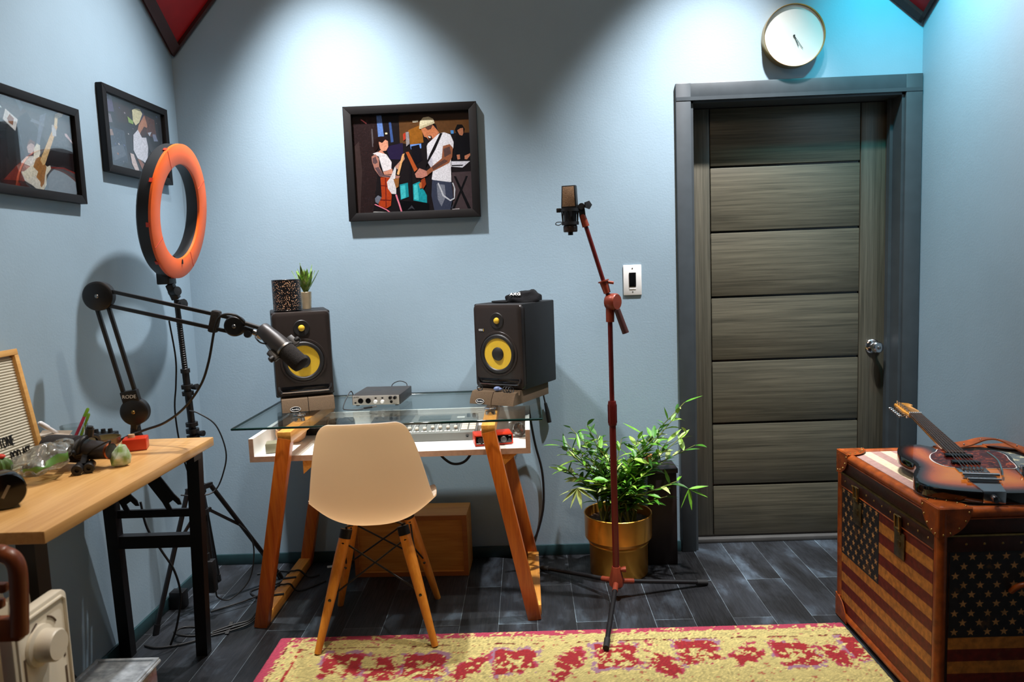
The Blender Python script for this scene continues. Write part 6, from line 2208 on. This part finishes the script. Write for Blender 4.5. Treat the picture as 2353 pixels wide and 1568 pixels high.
def sunburst_top(b):
    """top face as inset rings so the finish can fade from black edge to amber"""
    b.color_layer()
    b.recalc = False
    tbm = bmesh.new()
    vs = [tbm.verts.new((x, y, 0)) for x, y in OUT]
    f = tbm.faces.new(vs)
    bmesh.ops.triangulate(tbm, faces=[f])
    for _ in range(4):
        bmesh.ops.subdivide_edges(tbm, edges=[e_ for e_ in tbm.edges if e_.calc_length() > .012], cuts=1)
        bmesh.ops.triangulate(tbm, faces=list(tbm.faces))
    for v in tbm.verts:
        d = mindist(v.co.x, v.co.y)
        v.co.z = .0003 - max(0, .004 - d) ** 2 * 60
    stops = [(0, (14, 9, 9)), (.012, (20, 11, 9)), (.028, (88, 30, 10)), (.05, (186, 84, 18)), (.09, (216, 122, 34)), (.2, (226, 140, 46))]
    cl = tbm.loops.layers.float_color.new('Col')
    cache = {}
    for fc in tbm.faces:
        for l in fc.loops:
            k_ = l.vert
            if k_ not in cache:
                d = mindist(k_.co.x, k_.co.y)
                for i in range(len(stops) - 1):
                    if d <= stops[i + 1][0]:
                        t = (d - stops[i][0]) / (stops[i + 1][0] - stops[i][0])
                        break
                cache[k_] = tuple(stops[i][1][q] * (1 - t) + stops[i + 1][1][q] * t for q in range(3))
    mp_ = {}
    for v in tbm.verts:
        mp_[v] = b.bm.verts.new(v.co)
    for fc in tbm.faces:
        nf = b.bm.faces.new([mp_[v] for v in fc.verts])
        if nf.normal.z < 0:
            nf.normal_flip()
        nf.smooth = True
        for l, v in zip(nf.loops, nf.verts):
            pass
        for l in nf.loops:
            src = [q for q in fc.verts if (q.co - l.vert.co).length < 1e-7][0]
            l[b.cl] = (*lin(cache[src]), 1)
    tbm.free()


one('body', plain('black lacquer', (12, 7, 7), .1, coat=1.0), body, gt, True)
one('sunburst_top', vcol('sunburst lacquer', .12, 30, .06, coat=1.0), sunburst_top, gt, True)
PG = [(.175, .052), (.205, .030), (.19, -.05), (.20, -.085), (.195, -.125), (.16, -.145), (.11, -.140), (.06, -.138), (.03, -.125), (.028, -.075), (.026, -.042), (.026, .046), (.055, .078), (.10, .088), (.145, .076)]
PGs = [(p.x, p.y) for p in smooth_path([V(*p, 0) for p in PG + [PG[0]]], 4)][:-1]
m_tort, nt, b_ = new_mat('tortoiseshell')
vv = coords(nt)
nn = N(nt, 'ShaderNodeTexNoise', Scale=48.0, Detail=5.0, Distortion=1.2)
nt.links.new(vv, nn.inputs['Vector'])
nt.links.new(ramp(nt, nn.outputs['Fac'], [(.40, lin((56, 18, 18))), (.58, lin((96, 34, 26))), (.68, lin((168, 78, 40)))]), b_.inputs['Base Color'])
b_.inputs['Roughness'].default_value = .15
pg_ = one('pickguard', m_tort, lambda b: b.prism(PGs, .0012, .0032), gt, True)
one('pickguard_edge', M_white, lambda b: b.prism([(x + (x - .10) * .02, y + (y + .03) * .03) for x, y in PGs], .0006, .0020), pg_, True)
for x, c in ((.128, .0), (.062, .0)):
    pk = one('pickup', M_gloss, lambda b: b.box((x, 0, .0075), (.024, .082, .0085), bev=.004), gt, True)
    one('pole_pieces', M_steel, lambda b: [b.cyl((x, -.026 + i * .0104, .0105), (x, -.026 + i * .0104, .0128), .0024, n=10) for i in range(6)], pk, True)
br = one('bridge_plate', M_chrome, lambda b: b.box((.002, 0, .0022), (.040, .086, .0035), bev=.001), gt, True)
one('saddle', M_chrome, lambda b: [b.box((.004, -.0265 + i * .0106, .0075), (.018, .0085, .007), bev=.0015) for i in range(6)], br, True)
tp_ = one('tailpiece', M_chrome, lambda b: (b.prism([(-.06, .045), (-.06, -.045), (-.178, -.028), (-.178, .028)], .001, .004), b.box((-.1775, 0, -.015), (.003, .058, .036), bev=.001), b.cyl((-.065, -.05, .012), (-.065, .05, .012), .0065, n=16), b.cyl((-.095, -.045, .009), (-.095, .045, .009), .004, n=12)), gt, True)
one('vibrato_arm', M_chrome, lambda b: b.tube([(-.075, -.055, .014), (-.04, -.065, .022), (.02, -.075, .03), (.09, -.07, .032)], .0032, n=8, sub=5), tp_, True)
one('strap_button', M_chrome, lambda b: b.lathe([(0, 0), (.008, 0), (.006, .004), (.005, .010), (.009, .012), (.009, .015), (0, .016)], axis_frame((-.179, 0, -.016), (-1, 0, 0)), 20), gt, True)
one('control_plate', M_chrome, lambda b: b.prism([(.03, -.128), (.03, -.150), (-.085, -.156), (-.085, -.118)], .001, .0028), gt, True)
for x, y in ((.0, -.139), (-.050, -.138)):
    one('control_knob', M_chrome, lambda b: b.lathe([(0, .0028), (.0105, .0028), (.0100, .020), (.0085, .022), (0, .022)], TR((x, y, 0)), 28), gt, True)
M_maple = plain('amber maple', (206, 138, 54), .22, coat=.6, var=.08)
NK = .615


def neck(b):
    R = []
    for x, w_, t in ((.150, .028, .020), (.30, .0265, .021), (NK - .02, .0215, .020), (NK, .021, .019)):
        R.append([V(x, w_ * math.cos(a), .006 + (t * math.sin(a) if math.sin(a) < 0 else 0)) for a in [PI + i * PI / 12 for i in range(13)]])
    b.rings(R)


one('neck', M_maple, neck, gt, True)
fb = one('fretboard', plain('rosewood', (70, 44, 30), .4, var=.3, nscale=60), lambda b: b.prism([(.150, .0285), (NK, .0213), (NK, -.0213), (.150, -.0285)], .006, .0105), gt, True)


def frets(b):
    for i in range(1, 22):
        x = NK - .62 * (1 - 2 ** (-i / 12))
        w_ = .0213 + (.0285 - .0213) * (NK - x) / (NK - .15)
        b.cyl((x, -w_, .0108), (x, w_, .0108), .0016, n=6)


one('fret', M_steel, frets, fb, True)
one('nut', M_white, lambda b: b.box((NK + .002, 0, .010), (.004, .043, .010)), gt, True)
HS = [(NK + .004, .0213), (NK + .03, .024), (NK + .05, .030), (NK + .165, .036), (NK + .180, .022), (NK + .182, .0), (NK + .172, -.022), (NK + .15, -.030), (NK + .135, -.018), (NK + .11, -.022), (NK + .06, -.030), (NK + .03, -.0225), (NK + .004, -.0213)]
hs = one('headstock', M_maple, lambda b: b.prism(HS, -.009, .005, bev=.002), gt, True)


def tuners(b):
    for i in range(6):
        x, y = NK + .045 + i * .023, .0185 + i * .0016
        b.cyl((x, y, .005), (x, y, .020), .0035, n=12)
        b.cyl((x, y, -.020), (x, y, -.009), .007, n=12)
        b.cyl((x, y, -.015), (x, y + .020, -.015), .0025, n=8)
        b.lathe([(0, 0), (.006, .001), (.0075, .006), (.006, .012), (0, .013)], axis_frame((x, y + .018, -.015), (0, 1, 0)), 14)


one('tuning_peg', M_chrome, tuners, hs, True)
one('string', M_steel, lambda b: [b.tube([(-.062, -.0262 + i * .0105, .0155), (.006, -.0262 + i * .0105, .0125), (NK + .002, -.0165 + i * .0066, .0155), (NK + .045 + (5 - i) * .023, .0185 + (5 - i) * .0016, .012)], .00075 + .0001 * i, n=6) for i in range(6)], gt, True)

# leather strap lying over the far side of the trunk
sp_ = [V(1.50, 2.705, .664), V(1.56, 2.715, .666), V(1.62, 2.722, .672), V(1.68, 2.72, .688), V(1.73, 2.70, .685), V(1.765, 2.64, .668), V(1.775, 2.56, .662), V(1.77, 2.47, .660)]
spp = smooth_path(sp_, 6)


def strapb(b):
    R = []
    for i, p in enumerate(spp):
        t = (spp[min(i + 1, len(spp) - 1)] - spp[max(0, i - 1)]).normalized()
        s = V(-t.y, t.x, 0).normalized()
        tw = .5 * math.sin(i * .2)
        s = (s * math.cos(tw) + V(0, 0, 1) * math.sin(tw) * .3).normalized()
        n_ = t.cross(s).normalized()
        w_, h_ = .022, .0025
        R.append([p + s * w_ + n_ * h_, p - s * w_ + n_ * h_, p - s * w_ - n_ * h_, p + s * w_ - n_ * h_])
    b.rings(R, sm=False)


gs = tag(one('guitar_strap', M_leath, strapb), 'brown studded leather strap lying behind the guitar on the trunk', 'strap')
one('stud', M_steel, lambda b: [b.sphere(spp[i] + V(0, -.012, .004), .003, u=8, v=6) for i in range(4, len(spp), 6)], gs)
# ================================================================== camera and light
def R3(v):
    return Vector(v).normalized()


pit, yaw, rol = [math.radians(a) for a in (5.949, -1.19, -2.194)]
f_ = V(math.sin(yaw) * math.cos(pit), math.cos(yaw) * math.cos(pit), -math.sin(pit))
r0 = V(math.cos(yaw), -math.sin(yaw), 0)
u0 = r0.cross(f_)
r_ = r0 * math.cos(rol) + u0 * math.sin(rol)
u_ = u0 * math.cos(rol) - r0 * math.sin(rol)
cam = bpy.data.cameras.new('camera')
co = bpy.data.objects.new('camera', cam)
COL.objects.link(co)
co.matrix_world = frame((0, 0, 1.40), r_, u_, -f_)
cam.sensor_width = 36.0
cam.lens = 26.0
cam.clip_start = .05
cam.dof.use_dof = True
cam.dof.focus_distance = 3.0
cam.dof.aperture_fstop = 3.5
SC.camera = co


def spot(name, loc, target, power, col, size=70, blend=.6, rad=.04):
    l = bpy.data.lights.new(name, 'SPOT')
    l.energy = power
    l.color = col
    l.spot_size = math.radians(size)
    l.spot_blend = blend
    l.shadow_soft_size = rad
    o = bpy.data.objects.new(name, l)
    COL.objects.link(o)
    o.matrix_world = axis_frame(loc, V(loc) - V(target))
    return o


def area(name, loc, target, power, col, sx, sy):
    l = bpy.data.lights.new(name, 'AREA')
    l.energy = power
    l.color = col
    l.shape = 'RECTANGLE'
    l.size = sx
    l.size_y = sy
    o = bpy.data.objects.new(name, l)
    COL.objects.link(o)
    o.matrix_world = axis_frame(loc, V(loc) - V(target))
    return o


COOL = (.98, .98, 1.0)
WARM = (1.0, .72, .5)
spot('downlight_a', (-.95, 2.75, 3.42), (-.62, 3.44, .70), 450, COOL, 60, 1.0)
spot('downlight_a_side', (-.52, 2.98, 3.42), (-1.565, 2.62, 1.35), 225, COOL, 62, 1.0)
spot('downlight_b', (1.00, 2.75, 3.42), (.70, 3.44, .75), 450, COOL, 59, 1.0)
spot('right_wall_fill', (1.15, 2.6, 3.42), (1.806, 2.7, 1.5), 210, COOL, 76, 1.0)  # extra spot added to brighten the right wall, not a known fixture
spot('downlight_cyan', (1.50, 2.88, 2.86), (1.80, 3.42, 2.1), 40, (.03, .80, 1.0), 100, 1.0)
spot('downlight_c', (-.15, 2.08, 3.42), (-.30, 1.85, 0), 108, (1.0, .90, .78), 82, .9)
area('warm_fill', (-.25, 1.15, 3.5), (-.25, 2.6, 1.0), 13, WARM, 1.2, .8)  # added warm fill overhead that lifts the shadows, stands for no fixture

w = bpy.data.worlds.new('world')
SC.world = w
w.use_nodes = True
w.node_tree.nodes['Background'].inputs[0].default_value = (.5, .45, .42, 1)
w.node_tree.nodes['Background'].inputs[1].default_value = .02
vs = SC.view_settings
SC.display_settings.display_device = 'sRGB'
vs.view_transform = 'Standard'
vs.look = 'None'
vs.exposure = 0.35
vs.gamma = 1.0
vs.use_curve_mapping = False
